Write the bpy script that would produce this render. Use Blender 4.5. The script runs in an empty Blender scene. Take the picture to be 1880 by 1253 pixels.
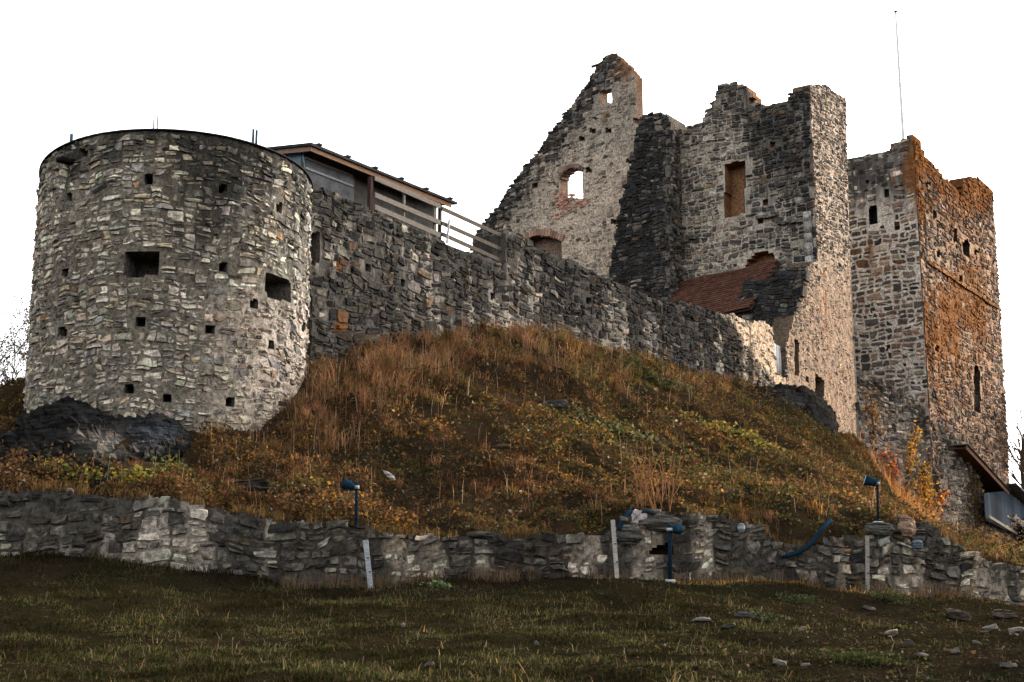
import bpy, math, random
import numpy as np

# ------------------------------------------------------------------ camera, sky, sun, exposure
scene = bpy.context.scene
col = scene.collection
R = math.radians
PITCH = R(11.4)
cam_data = bpy.data.cameras.new("Camera")
cam_data.sensor_width = 36.0
cam_data.lens = 50.0
cam_data.clip_start = 0.1
cam_data.clip_end = 5000.0
cam = bpy.data.objects.new("Camera", cam_data)
cam.location = (0, 0, 0)
cam.rotation_euler = (math.pi / 2 + PITCH, 0, 0)
col.objects.link(cam)
scene.camera = cam

SUN_ELEV = R(16.0)
SUN_AZ = R(42.0)                      # measured from +X towards +Y: the sun stands to the right, slightly behind the ruin
world = bpy.data.worlds.new("World")
scene.world = world
world.use_nodes = True
wn = world.node_tree
wn.nodes.clear()
sky = wn.nodes.new("ShaderNodeTexSky")
sky.sky_type = 'NISHITA'
sky.sun_disc = False
sky.sun_elevation = SUN_ELEV
sky.sun_rotation = math.pi / 2 - SUN_AZ   # clockwise from +Y
sky.air_density = 1.0
sky.dust_density = 6.0
sky.ozone_density = 1.0
hsv = wn.nodes.new("ShaderNodeHueSaturation")
hsv.inputs['Saturation'].default_value = 0.10
bg = wn.nodes.new("ShaderNodeBackground")
bg.inputs['Strength'].default_value = 0.15
wo = wn.nodes.new("ShaderNodeOutputWorld")
wn.links.new(sky.outputs[0], hsv.inputs['Color'])
wn.links.new(hsv.outputs[0], bg.inputs['Color'])
wn.links.new(bg.outputs[0], wo.inputs[0])

sl = bpy.data.lights.new("Sun", 'SUN')
sl.energy = 2.1
sl.angle = R(0.6)
sl.color = (1.0, 0.72, 0.47)
so = bpy.data.objects.new("Sun", sl)
col.objects.link(so)
from mathutils import Vector
sdir = Vector((math.cos(SUN_ELEV) * math.cos(SUN_AZ), math.cos(SUN_ELEV) * math.sin(SUN_AZ), math.sin(SUN_ELEV)))
so.rotation_euler = sdir.to_track_quat('Z', 'Y').to_euler()

scene.view_settings.view_transform = 'Standard'
scene.view_settings.look = 'None'
scene.view_settings.exposure = 2.5
scene.view_settings.gamma = 1.0

# ------------------------------------------------------------------ pixel <-> world helpers (photo is 1880 x 1253)
F = 50.0 / 36.0 * 1880.0
CX, CY = 940.0, 626.5
CP, SP = math.cos(PITCH), math.sin(PITCH)
def ray(px, py):
    x = (np.asarray(px, float) - CX) / F
    u = (CY - np.asarray(py, float)) / F
    return x, CP - u * SP, SP + u * CP
def at(px, py, Y):
    x, y, z = ray(px, py)
    k = Y / y
    return np.array([x * k, Y + 0 * k, z * k]).T
def proj(P):
    P = np.asarray(P, float)
    d = P[..., 1] * CP + P[..., 2] * SP
    d = np.where(d < 0.1, 0.1, d)
    up = -P[..., 1] * SP + P[..., 2] * CP
    return CX + F * P[..., 0] / d, CY - F * up / d

# ------------------------------------------------------------------ noise
def _h(ix, iy, iz, seed):
    n = (ix * 374761393 + iy * 668265263 + iz * 2147483647 + seed * 1274126177) & 0xffffffff
    n = ((n ^ (n >> 13)) * 1274126177) & 0xffffffff
    n = ((n ^ (n >> 15)) * 2246822519) & 0xffffffff
    return ((n ^ (n >> 16)) & 0xffff) / 65535.0
def noise3(x, y, z, seed=0):
    x, y, z = np.broadcast_arrays(np.asarray(x, float), np.asarray(y, float), np.asarray(z, float))
    ix, iy, iz = np.floor(x).astype(np.int64), np.floor(y).astype(np.int64), np.floor(z).astype(np.int64)
    fx, fy, fz = x - ix, y - iy, z - iz
    fx, fy, fz = fx * fx * (3 - 2 * fx), fy * fy * (3 - 2 * fy), fz * fz * (3 - 2 * fz)
    r = 0
    for a in (0, 1):
        for b in (0, 1):
            for c in (0, 1):
                w = (fx if a else 1 - fx) * (fy if b else 1 - fy) * (fz if c else 1 - fz)
                r = r + w * _h(ix + a, iy + b, iz + c, seed)
    return r
def fbm(x, y, z=0.0, seed=0, oct=4):
    r, a, t, k = 0, 1.0, 0, 1.0
    x = np.atleast_1d(x) if np.ndim(x) == 0 else x
    for i in range(oct):
        r = r + a * noise3(np.asarray(x) * k, np.asarray(y) * k, np.asarray(z) * k, seed + i * 17)
        t += a; a *= 0.5; k *= 2.03
    return r / t
def smooth(a, b, x):
    t = np.clip((x - a) / (b - a), 0, 1)
    return t * t * (3 - 2 * t)
def blob(px, py, cx, cy, rx, ry):
    d = ((px - cx) / rx) ** 2 + ((py - cy) / ry) ** 2
    return np.exp(-d)
def inpoly(poly, x, y):
    x = np.asarray(x, float); y = np.asarray(y, float)
    r = np.zeros(x.shape, bool)
    n = len(poly)
    for i in range(n):
        x0, y0 = poly[i]; x1, y1 = poly[(i + 1) % n]
        if y0 == y1: continue
        c = ((y0 > y) != (y1 > y)) & (x < (x1 - x0) * (y - y0) / (y1 - y0) + x0)
        r ^= c
    return r

# ------------------------------------------------------------------ mesh accumulator
class Acc:
    def __init__(self):
        self.v, self.li, self.ln, self.t, self.s, self.l = [], [], [], [], [], []
        self.n = 0
    def add(self, V, faces, tint=(0.5, 0.5, 0.5), stain=0.0, lich=0.0):
        """V (N,3); faces (M,k) int array, or list of such arrays"""
        V = np.asarray(V, float).reshape(-1, 3)
        N = len(V)
        self.v.append(V)
        if not isinstance(faces, list): faces = [faces]
        for f in faces:
            f = np.asarray(f, np.int64)
            if f.size == 0: continue
            self.li.append((f + self.n).ravel())
            self.ln.append(np.full(len(f), f.shape[1], np.int64))
        self.t.append(np.broadcast_to(np.asarray(tint, float), (N, 3)))
        self.s.append(np.broadcast_to(np.asarray(stain, float), (N,)))
        self.l.append(np.broadcast_to(np.asarray(lich, float), (N,)))
        self.n += N
    def box(self, c, size, ax=None, tint=(0.5, 0.5, 0.5), stain=0, lich=0):
        """c centre; size full sizes along the three axes"""
        ax = np.eye(3) if ax is None else np.asarray(ax, float)
        b = 0.06 * min(size)
        h = np.asarray(size, float) / 2
        V, n = [], 0
        for sx in (-1, 1):
            for sy in (-1, 1):
                for sz in (-1, 1):
                    V.append([sx * h[0], sy * h[1], sz * h[2]])
        V = np.array(V) @ ax + np.asarray(c, float)
        self.add(V, np.array([[0, 1, 3, 2], [4, 6, 7, 5], [0, 4, 5, 1], [2, 3, 7, 6], [0, 2, 6, 4], [1, 5, 7, 3]]), tint, stain, lich)
    def beam(self, p, q, w, h, tint=(0.5, 0.5, 0.5), up=(0, 0, 1)):
        p = np.asarray(p, float); q = np.asarray(q, float)
        d = q - p; L = np.linalg.norm(d); d = d / L
        s = np.cross(d, np.asarray(up, float)); s /= np.linalg.norm(s)
        u = np.cross(s, d)
        self.box((p + q) / 2, (L, w, h), np.array([d, s, u]), tint)
    def tube(self, P, rad, k=8, tint=(0.5, 0.5, 0.5), cap=True):
        P = np.asarray(P, float); n = len(P)
        rad = np.broadcast_to(np.asarray(rad, float), (n,))
        T = np.gradient(P, axis=0); T /= np.linalg.norm(T, axis=1)[:, None] + 1e-9
        a = np.array([0.0, 0, 1.0])
        if abs(T[0] @ a) > 0.9: a = np.array([1.0, 0, 0])
        V = []
        for i in range(n):
            s = np.cross(T[i], a); s /= np.linalg.norm(s) + 1e-9
            u = np.cross(s, T[i])
            for j in range(k):
                th = 2 * math.pi * j / k
                V.append(P[i] + rad[i] * (math.cos(th) * s + math.sin(th) * u))
        fs = []
        for i in range(n - 1):
            for j in range(k):
                fs.append([i * k + j, i * k + (j + 1) % k, (i + 1) * k + (j + 1) % k, (i + 1) * k + j])
        fl = [np.array(fs)]
        if cap:
            fl.append(np.array([list(range(k))[::-1]])); fl.append(np.array([[(n - 1) * k + j for j in range(k)]]))
        self.add(np.array(V), fl, tint)
    def build(self, name, mat, parent=None, origin=(0, 0, 0), smooth=True):
        origin = np.asarray(origin, float)
        V = np.concatenate(self.v) - origin
        li = np.concatenate(self.li); ln = np.concatenate(self.ln)
        me = bpy.data.meshes.new(name)
        me.vertices.add(len(V)); me.vertices.foreach_set("co", V.astype(np.float32).ravel())
        me.loops.add(len(li)); me.loops.foreach_set("vertex_index", li.astype(np.int32))
        me.polygons.add(len(ln))
        st = np.concatenate([[0], np.cumsum(ln)[:-1]])
        me.polygons.foreach_set("loop_start", st.astype(np.int32))
        me.polygons.foreach_set("use_smooth", np.full(len(ln), bool(smooth)))
        a = me.attributes.new("tint", 'FLOAT_COLOR', 'POINT')
        T = np.concatenate(self.t)
        a.data.foreach_set("color", np.concatenate([T, np.ones((len(T), 1))], 1).astype(np.float32).ravel())
        for nm, arr in (("stain", self.s), ("lichen", self.l)):
            A = np.concatenate(arr)
            if A.any():
                b = me.attributes.new(nm, 'FLOAT', 'POINT'); b.data.foreach_set("value", A.astype(np.float32))
        me.update(calc_edges=True)
        me.materials.append(mat)
        o = bpy.data.objects.new(name, me)
        col.objects.link(o)
        if parent is not None:
            o.parent = parent
            o.location = origin - np.asarray(parent.location)
        else:
            o.location = origin
        return o

def tag(o, label=None, cat=None, group=None, kind=None):
    if label: o["label"] = label
    if cat: o["category"] = cat
    if group: o["group"] = group
    if kind: o["kind"] = kind
    return o
def thing(name, loc, label, cat, group=None):
    o = bpy.data.objects.new(name, None)
    o.empty_display_size = 0.3
    o.location = tuple(float(c) for c in loc)
    col.objects.link(o)
    return tag(o, label, cat, group)

# ------------------------------------------------------------------ materials
def node(nt, t, **kw):
    n = nt.nodes.new(t)
    for k, v in kw.items(): setattr(n, k, v)
    return n
def new_mat(name):
    m = bpy.data.materials.new(name); m.use_nodes = True
    nt = m.node_tree; b = nt.nodes["Principled BSDF"]
    return m, nt, b
def ramp(nt, src, a, b):
    r = node(nt, "ShaderNodeMapRange", interpolation_type='SMOOTHSTEP')
    r.inputs['From Min'].default_value = a; r.inputs['From Max'].default_value = b
    nt.links.new(src, r.inputs['Value'])
    return r.outputs[0]
def math_(nt, op, a, b=None, c=None):
    n = node(nt, "ShaderNodeMath", operation=op)
    for i, x in enumerate((a, b, c)):
        if x is None: continue
        if isinstance(x, (int, float)): n.inputs[i].default_value = x
        else: nt.links.new(x, n.inputs[i])
    return n.outputs[0]
def mixc(nt, fac, a, b, mode='MIX'):
    n = node(nt, "ShaderNodeMix", data_type='RGBA', blend_type=mode)
    for nm, x in ((0, fac), (6, a), (7, b)):
        if isinstance(x, (int, float)): n.inputs[nm].default_value = x
        elif isinstance(x, tuple): n.inputs[nm].default_value = (*x, 1)
        else: nt.links.new(x, n.inputs[nm])
    return n.outputs[2]
def pos_scaled(nt, sc):
    g = node(nt, "ShaderNodeNewGeometry")
    m = node(nt, "ShaderNodeVectorMath", operation='MULTIPLY')
    m.inputs[1].default_value = sc
    nt.links.new(g.outputs['Position'], m.inputs[0])
    return m.outputs[0]
def noise_(nt, vec, scale, detail=5, rough=0.6, dist=0.0):
    n = node(nt, "ShaderNodeTexNoise")
    n.inputs['Scale'].default_value = scale; n.inputs['Detail'].default_value = detail
    n.inputs['Roughness'].default_value = rough; n.inputs['Distortion'].default_value = dist
    nt.links.new(vec, n.inputs['Vector'])
    return n.outputs[0]

def masonry_mat(name, bump=0.75, fine=9.0):
    m, nt, b = new_mat(name)
    p1 = pos_scaled(nt, (1, 1, 1)); pv = pos_scaled(nt, (1, 1, 0.22))
    at_ = node(nt, "ShaderNodeAttribute", attribute_name="tint")
    st = node(nt, "ShaderNodeAttribute", attribute_name="stain")
    lc = node(nt, "ShaderNodeAttribute", attribute_name="lichen")
    nf = noise_(nt, p1, fine, 8, 0.72)
    nm = noise_(nt, p1, 1.3, 5, 0.62)
    ns = noise_(nt, pv, 2.6, 6, 0.65, 0.5)
    nl = noise_(nt, pv, 1.9, 7, 0.7, 0.3)
    n4 = noise_(nt, p1, 26.0, 4, 0.7)
    n5 = noise_(nt, p1, 4.2, 6, 0.62, 0.8)
    v = math_(nt, 'MULTIPLY_ADD', ramp(nt, nf, 0.28, 0.72), 1.5, 0.26)
    v2 = math_(nt, 'MULTIPLY_ADD', ramp(nt, nm, 0.25, 0.75), 0.45, 0.77)
    vv = math_(nt, 'MULTIPLY', v, v2)
    cv = node(nt, "ShaderNodeCombineColor")
    for i in range(3): nt.links.new(vv, cv.inputs[i])
    c = mixc(nt, 1.0, at_.outputs['Color'], cv.outputs[0], 'MULTIPLY')
    # pale lime bloom, then black weathering crust, then orange lichen
    wh = ramp(nt, n4, 0.62, 0.74)
    c = mixc(nt, math_(nt, 'MULTIPLY', wh, 0.22), c, (0.40, 0.385, 0.345))
    sm = math_(nt, 'ADD', st.outputs['Fac'], math_(nt, 'MULTIPLY_ADD', ns, 1.5, -0.75))
    sm = math_(nt, 'ADD', sm, math_(nt, 'MULTIPLY_ADD', nf, 1.3, -0.65))
    sm = ramp(nt, sm, 0.30, 0.68)
    dark = mixc(nt, 0.86, c, mixc(nt, nf, (0.006, 0.006, 0.0065), (0.022, 0.0215, 0.021)))
    c = mixc(nt, math_(nt, 'MULTIPLY', sm, 0.92), c, dark)
    lm = math_(nt, 'ADD', lc.outputs['Fac'], math_(nt, 'MULTIPLY_ADD', nl, 1.4, -0.7))
    lm = math_(nt, 'ADD', lm, math_(nt, 'MULTIPLY_ADD', nf, 0.8, -0.4))
    lm = ramp(nt, lm, 0.35, 0.8)
    lcol = mixc(nt, nf, (0.07, 0.027, 0.008), (0.20, 0.078, 0.02))
    c = mixc(nt, math_(nt, 'MULTIPLY', lm, 0.82), c, lcol)
    nt.links.new(c, b.inputs['Base Color'])
    b.inputs['Roughness'].default_value = 0.92
    b.inputs['Specular IOR Level'].default_value = 0.0
    bp = node(nt, "ShaderNodeBump"); bp.inputs['Strength'].default_value = bump; bp.inputs['Distance'].default_value = 0.05
    hs = math_(nt, 'ADD', math_(nt, 'ADD', nf, math_(nt, 'MULTIPLY', n4, 0.3)), math_(nt, 'MULTIPLY', n5, 0.7))
    nt.links.new(hs, bp.inputs['Height']); nt.links.new(bp.outputs[0], b.inputs['Normal'])
    return m

def tint_mat(name, rough=0.85, scale=12.0, lo=0.6, hi=1.3, bump=0.3, stretch=(1, 1, 1), spec=0.0, trans=0.0, metal=0.0):
    """procedural surface whose base colour is the mesh's own colour attribute, broken up by noise"""
    m, nt, b = new_mat(name)
    p = pos_scaled(nt, stretch)
    at_ = node(nt, "ShaderNodeAttribute", attribute_name="tint")
    n1 = noise_(nt, p, scale, 6, 0.65)
    v = math_(nt, 'MULTIPLY_ADD', ramp(nt, n1, 0.25, 0.75), hi - lo, lo)
    cv = node(nt, "ShaderNodeCombineColor")
    for i in range(3): nt.links.new(v, cv.inputs[i])
    c = mixc(nt, 1.0, at_.outputs['Color'], cv.outputs[0], 'MULTIPLY')
    nt.links.new(c, b.inputs['Base Color'])
    b.inputs['Roughness'].default_value = rough
    b.inputs['Metallic'].default_value = metal
    b.inputs['Specular IOR Level'].default_value = spec
    if bump:
        bp = node(nt, "ShaderNodeBump"); bp.inputs['Strength'].default_value = bump; bp.inputs['Distance'].default_value = 0.03
        nt.links.new(n1, bp.inputs['Height']); nt.links.new(bp.outputs[0], b.inputs['Normal'])
    if trans:
        tr = node(nt, "ShaderNodeBsdfTranslucent"); nt.links.new(c, tr.inputs['Color'])
        mx = node(nt, "ShaderNodeMixShader"); mx.inputs[0].default_value = trans
        nt.links.new(b.outputs[0], mx.inputs[1]); nt.links.new(tr.outputs[0], mx.inputs[2])
        nt.links.new(mx.outputs[0], nt.nodes["Material Output"].inputs['Surface'])
    return m

def soil_mat(name, c1, c2, c3, sc=1.0):
    m, nt, b = new_mat(name)
    p = pos_scaled(nt, (1, 1, 1))
    n1 = noise_(nt, p, 0.5 * sc, 6, 0.65); n2 = noise_(nt, p, 5.0 * sc, 7, 0.7); n3 = noise_(nt, p, 24 * sc, 4, 0.7)
    c = mixc(nt, ramp(nt, n1, 0.35, 0.62), c1, c2)
    c = mixc(nt, ramp(nt, n2, 0.5, 0.72), c, c3)
    v = math_(nt, 'MULTIPLY_ADD', n3, 1.6, 0.2)
    cv = node(nt, "ShaderNodeCombineColor")
    for i in range(3): nt.links.new(v, cv.inputs[i])
    c = mixc(nt, 1.0, c, cv.outputs[0], 'MULTIPLY')
    nt.links.new(c, b.inputs['Base Color']); b.inputs['Roughness'].default_value = 0.97
    b.inputs['Specular IOR Level'].default_value = 0.0
    bp = node(nt, "ShaderNodeBump"); bp.inputs['Strength'].default_value = 0.8; bp.inputs['Distance'].default_value = 0.12
    nt.links.new(math_(nt, 'ADD', n2, math_(nt, 'MULTIPLY', n3, 0.4)), bp.inputs['Height'])
    nt.links.new(bp.outputs[0], b.inputs['Normal'])
    return m

def rock_mat(name):
    m, nt, b = new_mat(name)
    p = pos_scaled(nt, (1, 1, 1))
    # tilted thin strata
    mp = node(nt, "ShaderNodeMapping"); mp.inputs['Rotation'].default_value = (0.25, 0.42, 0.2); mp.inputs['Scale'].default_value = (0.8, 0.8, 9.0)
    nt.links.new(p, mp.inputs['Vector'])
    ns = noise_(nt, mp.outputs[0], 1.1, 6, 0.65, 0.6); n1 = noise_(nt, p, 2.0, 5, 0.6); n2 = noise_(nt, p, 14, 5, 0.7)
    at_ = node(nt, "ShaderNodeAttribute", attribute_name="tint")
    v = math_(nt, 'MULTIPLY', math_(nt, 'MULTIPLY_ADD', ramp(nt, ns, 0.3, 0.7), 1.4, 0.3), math_(nt, 'MULTIPLY_ADD', n2, 1.2, 0.4))
    cv = node(nt, "ShaderNodeCombineColor")
    for i in range(3): nt.links.new(v, cv.inputs[i])
    c = mixc(nt, 1.0, at_.outputs['Color'], cv.outputs[0], 'MULTIPLY')
    c = mixc(nt, math_(nt, 'MULTIPLY', ramp(nt, n1, 0.55, 0.7), 0.5), c, (0.04, 0.035, 0.018))
    nt.links.new(c, b.inputs['Base Color']); b.inputs['Roughness'].default_value = 0.8
    b.inputs['Specular IOR Level'].default_value = 0.0
    bp = node(nt, "ShaderNodeBump"); bp.inputs['Strength'].default_value = 0.9; bp.inputs['Distance'].default_value = 0.12
    nt.links.new(math_(nt, 'ADD', ns, math_(nt, 'MULTIPLY', n2, 0.3)), bp.inputs['Height']); nt.links.new(bp.outputs[0], b.inputs['Normal'])
    return m

M = dict(
    stone=masonry_mat('weathered_masonry'),
    wood=tint_mat('weathered_wood', 0.8, 9, 0.55, 1.3, 0.3, (1, 1, 6)),
    metal=tint_mat('painted_steel', 0.7, 14, 0.6, 1.2, 0.05, spec=0.0),
    tile=tint_mat('clay_tile', 0.85, 18, 0.6, 1.3, 0.3),
    panel=tint_mat('hut_panel', 0.8, 3, 0.6, 1.3, 0.1),
    sheet=tint_mat('plastic_sheet', 0.5, 4, 0.5, 1.4, 0.6),
    grass=tint_mat('grass_blades', 0.7, 3, 0.6, 1.35, 0, trans=0.3),
    leaf=tint_mat('leaves', 0.6, 6, 0.6, 1.4, 0, trans=0.35),
    bark=tint_mat('bark', 0.9, 15, 0.6, 1.3, 0.4, (1, 1, 0.3)),
    soil=soil_mat('meadow_soil', (0.012, 0.009, 0.0055), (0.009, 0.0082, 0.004), (0.021, 0.015, 0.0095)),
    hill=soil_mat('hillside_soil', (0.030, 0.0195, 0.0105), (0.018, 0.0135, 0.0085), (0.050, 0.029, 0.013)),
    rock=rock_mat('slate_rock'),
)

# ------------------------------------------------------------------ masonry builder
class Plane:
    """vertical wall plane through P0 (X,Y), running at `ang` (radians from +Y towards +X)"""
    def __init__(self, P0, ang, batter=0.0, zref=0.0):
        self.P0 = np.asarray(P0, float)[:2]; self.d = np.array([math.sin(ang), math.cos(ang)])
        n = np.array([self.d[1], -self.d[0]])
        if n @ (-self.P0) < 0: n = -n
        self.n = n; self.b = batter; self.zr = zref
    def sz(self, px, py):
        x, y, z = ray(px, py)
        P = self.P0
        for it in range(3 if self.b else 1):
            den = x * self.n[0] + y * self.n[1]
            k = (P @ self.n) / den
            if self.b: P = self.P0 - self.n * 0; 
            if self.b:
                # plane offset varies with height: n.(p-P0) = -b*(z-zr)
                k = (self.P0 @ self.n + self.b * self.zr) / (den + self.b * z)
        X, Y, Z = x * k, y * k, z * k
        s = (X - self.P0[0]) * self.d[0] + (Y - self.P0[1]) * self.d[1]
        return np.stack([s, Z], -1)
    def pos(self, s, z, o):
        o = o - self.b * (z - self.zr)
        return np.stack([self.P0[0] + self.d[0] * s + self.n[0] * o, self.P0[1] + self.d[1] * s + self.n[1] * o, z + 0 * s], -1)
class Cyl:
    def __init__(self, C, Rr): self.C = np.asarray(C, float); self.R = Rr
    def sink(self, a):          # the old wall top has settled a little towards its flanks
        a0 = math.atan2(-self.C[0], self.C[1]); return np.where(np.sin(a - a0) < 0, 0.36, 0.25) * (1 - np.cos(a - a0)) * (np.cos(a - a0) > -0.3)
    def sz(self, px, py):
        x, y, z = ray(px, py)
        a = x * x + y * y; bq = -(x * self.C[0] + y * self.C[1]); c = self.C @ self.C - self.R ** 2
        D = np.maximum(bq * bq - a * c, 0)
        k = (-bq - np.sqrt(D)) / a
        X, Y, Z = x * k - self.C[0], y * k - self.C[1], z * k
        return np.stack([np.arctan2(X, -Y) * self.R, Z], -1)     # angle 0 looks at -Y
    def pos(self, s, z, o):
        a = s / self.R
        z = z - self.sink(a) * np.clip((z - 6.0) / 7.0, 0, 1) ** 2
        return np.stack([self.C[0] + (self.R + o) * np.sin(a), self.C[1] - (self.R + o) * np.cos(a), z + 0 * s], -1)
class Path:
    """wall following a plan line given by photo columns and depths"""
    def __init__(self, pxs, Ys, py=1000):
        self.px = np.arange(pxs[0], pxs[-1] + 1, 10.0)
        self.Y = np.interp(self.px, pxs, Ys)
        x, y, z = ray(self.px, py)
        self.X = x / y * self.Y
        self.S = np.concatenate([[0], np.cumsum(np.hypot(np.diff(self.X), np.diff(self.Y)))])
    def sz(self, px, py):
        x, y, z = ray(px, py)
        Y = np.interp(px, self.px, self.Y)
        return np.stack([np.interp(px, self.px, self.S), z / y * Y], -1)
    def pos(self, s, z, o):
        X = np.interp(s, self.S, self.X); Y = np.interp(s, self.S, self.Y)
        X2 = np.interp(s + 0.3, self.S, self.X); Y2 = np.interp(s + 0.3, self.S, self.Y)
        X1 = np.interp(s - 0.3, self.S, self.X); Y1 = np.interp(s - 0.3, self.S, self.Y)
        dx, dy = X2 - X1, Y2 - Y1; L = np.hypot(dx, dy) + 1e-6
        return np.stack([X + dy / L * o, Y - dx / L * o, z + 0 * s], -1)

def lines(a, b, g, extra):
    L = list(np.arange(a, b + g, g))
    for e in extra:
        if a < e < b:
            L = [x for x in L if abs(x - e) > 0.45 * g or x in extra] + [e]
    L = sorted(set(np.round(L, 4)))
    out = [L[0]]
    for x in L[1:]:
        if x - out[-1] > 0.02: out.append(x)
    return np.array(out)

def masonry(acc, sf, outline, openings, th, style, stone=(0.25, 0.6, 0.15, 0.3), g=0.16, prot=0.05, seed=1, ragged=0.16,
            sz_outline=False, wrap=False, gap=0.018, vis=None, back=True, hard=(), mrough=0.07, cvar=0.25, moff=0.0):
    rng = np.random.default_rng(seed)
    if sz_outline: poly = np.asarray(outline, float)
    else:
        poly = sf.sz(*np.array([p[:2] for p in outline], float).T)
        for i_, p_ in enumerate(outline):
            if len(p_) > 2: poly[i_, 0] = p_[2]
    ops = []
    for pl, dep in openings:
        q = sf.sz(*np.array(pl, float).T); ops.append((q, dep))
    ex_s = [e for q, d in ops for e in (q[:, 0].min(), q[:, 0].max())]
    ex_z = [e for q, d in ops for e in (q[:, 1].min(), q[:, 1].max())]
    S = lines(poly[:, 0].min(), poly[:, 0].max(), g, ex_s); Z = lines(poly[:, 1].min(), poly[:, 1].max(), g, ex_z)
    cs, cz = (S[1:] + S[:-1]) / 2, (Z[1:] + Z[:-1]) / 2
    CS, CZ = np.meshgrid(cs, cz, indexing='ij')
    wob = ragged * (fbm(CS * 2.2, CZ * 2.2, 0, seed, 3) - 0.5) * 2
    wob2 = ragged * (fbm(CS * 2.2, CZ * 2.2, 5, seed + 3, 3) - 0.5) * 2
    if hard:
        hx, hy = proj(sf.pos(CS, CZ, 0.0 * CS))
        for a_, b_ in hard: wob = wob * ~((hx > a_) & (hx < b_)); wob2 = wob2 * ~((hx > a_) & (hx < b_))
    solid = np.ones_like(CS, bool) if wrap else inpoly(poly, CS + wob, CZ + wob2)
    dep = np.where(solid, 0.0, np.inf)
    for q, d in ops:
        i = inpoly(q, CS, CZ) & np.isfinite(dep)
        dep[i] = np.where(np.inf if d is None else d, np.inf if d is None else d, 0)
    GS, GZ = np.meshgrid(S, Z, indexing='ij')
    off = (fbm(GS * 3, GZ * 3, 0, seed + 9, 3) - 0.5) * 0.07 + moff + mrough * (fbm(GS * 6.5, GZ * 6.5, 0, seed + 10, 3) - 0.5)
    if wrap: off[-1] = off[0]
    jit = 0.0
    P = sf.pos(GS, GZ, off)
    px, py = proj(P)
    sty = style(px, py, GS, GZ)
    nI, nJ = len(S), len(Z)
    idx = np.arange(nI * nJ).reshape(nI, nJ)
    I, J = np.nonzero(dep == 0)
    acc.add(P.reshape(-1, 3), np.stack([idx[I, J], idx[I + 1, J], idx[I + 1, J + 1], idx[I, J + 1]], 1),
            sty['mortar'].reshape(-1, 3), sty['stain'].ravel(), sty['lich'].ravel())
    def quads(s4, z4, o4, rec=False):
        s4, z4 = np.asarray(s4, float), np.asarray(z4, float)
        Pq = sf.pos(s4, z4, o4)
        qx, qy = proj(Pq); t = style(qx, qy, s4, z4)
        tint = t['reveal'] if rec else t['mortar'] * 0.85
        acc.add(Pq.reshape(-1, 3), np.arange(s4.size).reshape(-1, 4), tint.reshape(-1, 3), t['stain'].ravel() * (0.5 if rec else 1.0), t['lich'].ravel())
    # recess backs
    I, J = np.nonzero((dep > 0) & np.isfinite(dep))
    if len(I):
        s4 = np.stack([S[I], S[I + 1], S[I + 1], S[I]], 1); z4 = np.stack([Z[J], Z[J], Z[J + 1], Z[J + 1]], 1)
        quads(s4, z4, -np.repeat(dep[I, J][:, None], 4, 1), True)
    # side faces
    dp = np.pad(dep, 1, constant_values=np.inf)
    if wrap: dp[0, 1:-1] = dep[-1]; dp[-1, 1:-1] = dep[0]
    A, B = dp[:-1, 1:-1], dp[1:, 1:-1]                       # across s lines: shape (nI, nJ-1)
    I, J = np.nonzero(A != B)
    if wrap: k = I < nI - 1; I, J = I[k], J[k]
    if len(I):
        a, b = A[I, J], B[I, J]
        lo = np.minimum(a, b); hi = np.minimum(np.maximum(a, b), th)
        o0 = np.where(lo == 0, off[I, J], -lo); o1 = np.where(lo == 0, off[I, J + 1], -lo)
        s4 = np.repeat(S[I][:, None], 4, 1); z4 = np.stack([Z[J], Z[J + 1], Z[J + 1], Z[J]], 1)
        quads(s4, z4, np.stack([o0, o1, -hi, -hi], 1), True)
    A, B = dp[1:-1, :-1], dp[1:-1, 1:]
    I, J = np.nonzero(A != B)
    if len(I):
        a, b = A[I, J], B[I, J]
        lo = np.minimum(a, b); hi = np.minimum(np.maximum(a, b), th)
        o0 = np.where(lo == 0, off[I, J], -lo); o1 = np.where(lo == 0, off[I + 1, J], -lo)
        z4 = np.repeat(Z[J][:, None], 4, 1); s4 = np.stack([S[I], S[I + 1], S[I + 1], S[I]], 1)
        quads(s4, z4, np.stack([o0, o1, -hi, -hi], 1), True)
    if back:
        I, J = np.nonzero(np.isfinite(dep))
        s4 = np.stack([S[I], S[I], S[I + 1], S[I + 1]], 1); z4 = np.stack([Z[J], Z[J + 1], Z[J + 1], Z[J]], 1)
        quads(s4, z4, np.full(s4.shape, -th))
    # ---------------- stones
    wmin, wmax, hmin, hmax = stone
    s0, s1, z0, z1 = poly[:, 0].min() - 0.3, poly[:, 0].max() + 0.3, poly[:, 1].min() - 0.3, poly[:, 1].max() + 0.2
    if vis: s0, s1 = vis
    q = []
    def cut(a0, a1, b0, b1, e):
        w, h = a1 - a0, b1 - b0
        k = np.clip(0.55 * e + 0.45 * rng.random(), 0, 1)
        lw, lh = wmin + (wmax - wmin) * k, hmin + (hmax - hmin) * k
        if (w <= lw and h <= lh) or (w < wmin * 1.4 and h < hmin * 1.4): q.append((a0, a1, b0, b1)); return
        r = w / h
        vert = True if r > 2.4 else (False if r < 1.1 else w / lw > h / lh)
        t = rng.uniform(0.3, 0.7)
        if vert: m = a0 + w * t; cut(a0, m, b0, b1, rng.random()); cut(m, a1, b0, b1, rng.random())
        else: m = b0 + h * t; cut(a0, a1, b0, m, rng.random()); cut(a0, a1, m, b1, rng.random())
    z = z0
    while z < z1:
        h = hmax * rng.uniform(0.9, 1.9)
        s = s0 - rng.uniform(0, wmax * 2)
        while s < s1:
            w = wmax * rng.uniform(1.0, 2.4)
            cut(s, s + w, z, z + h, rng.random())
            s += w
        z += h
    q = np.array(q)
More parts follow.
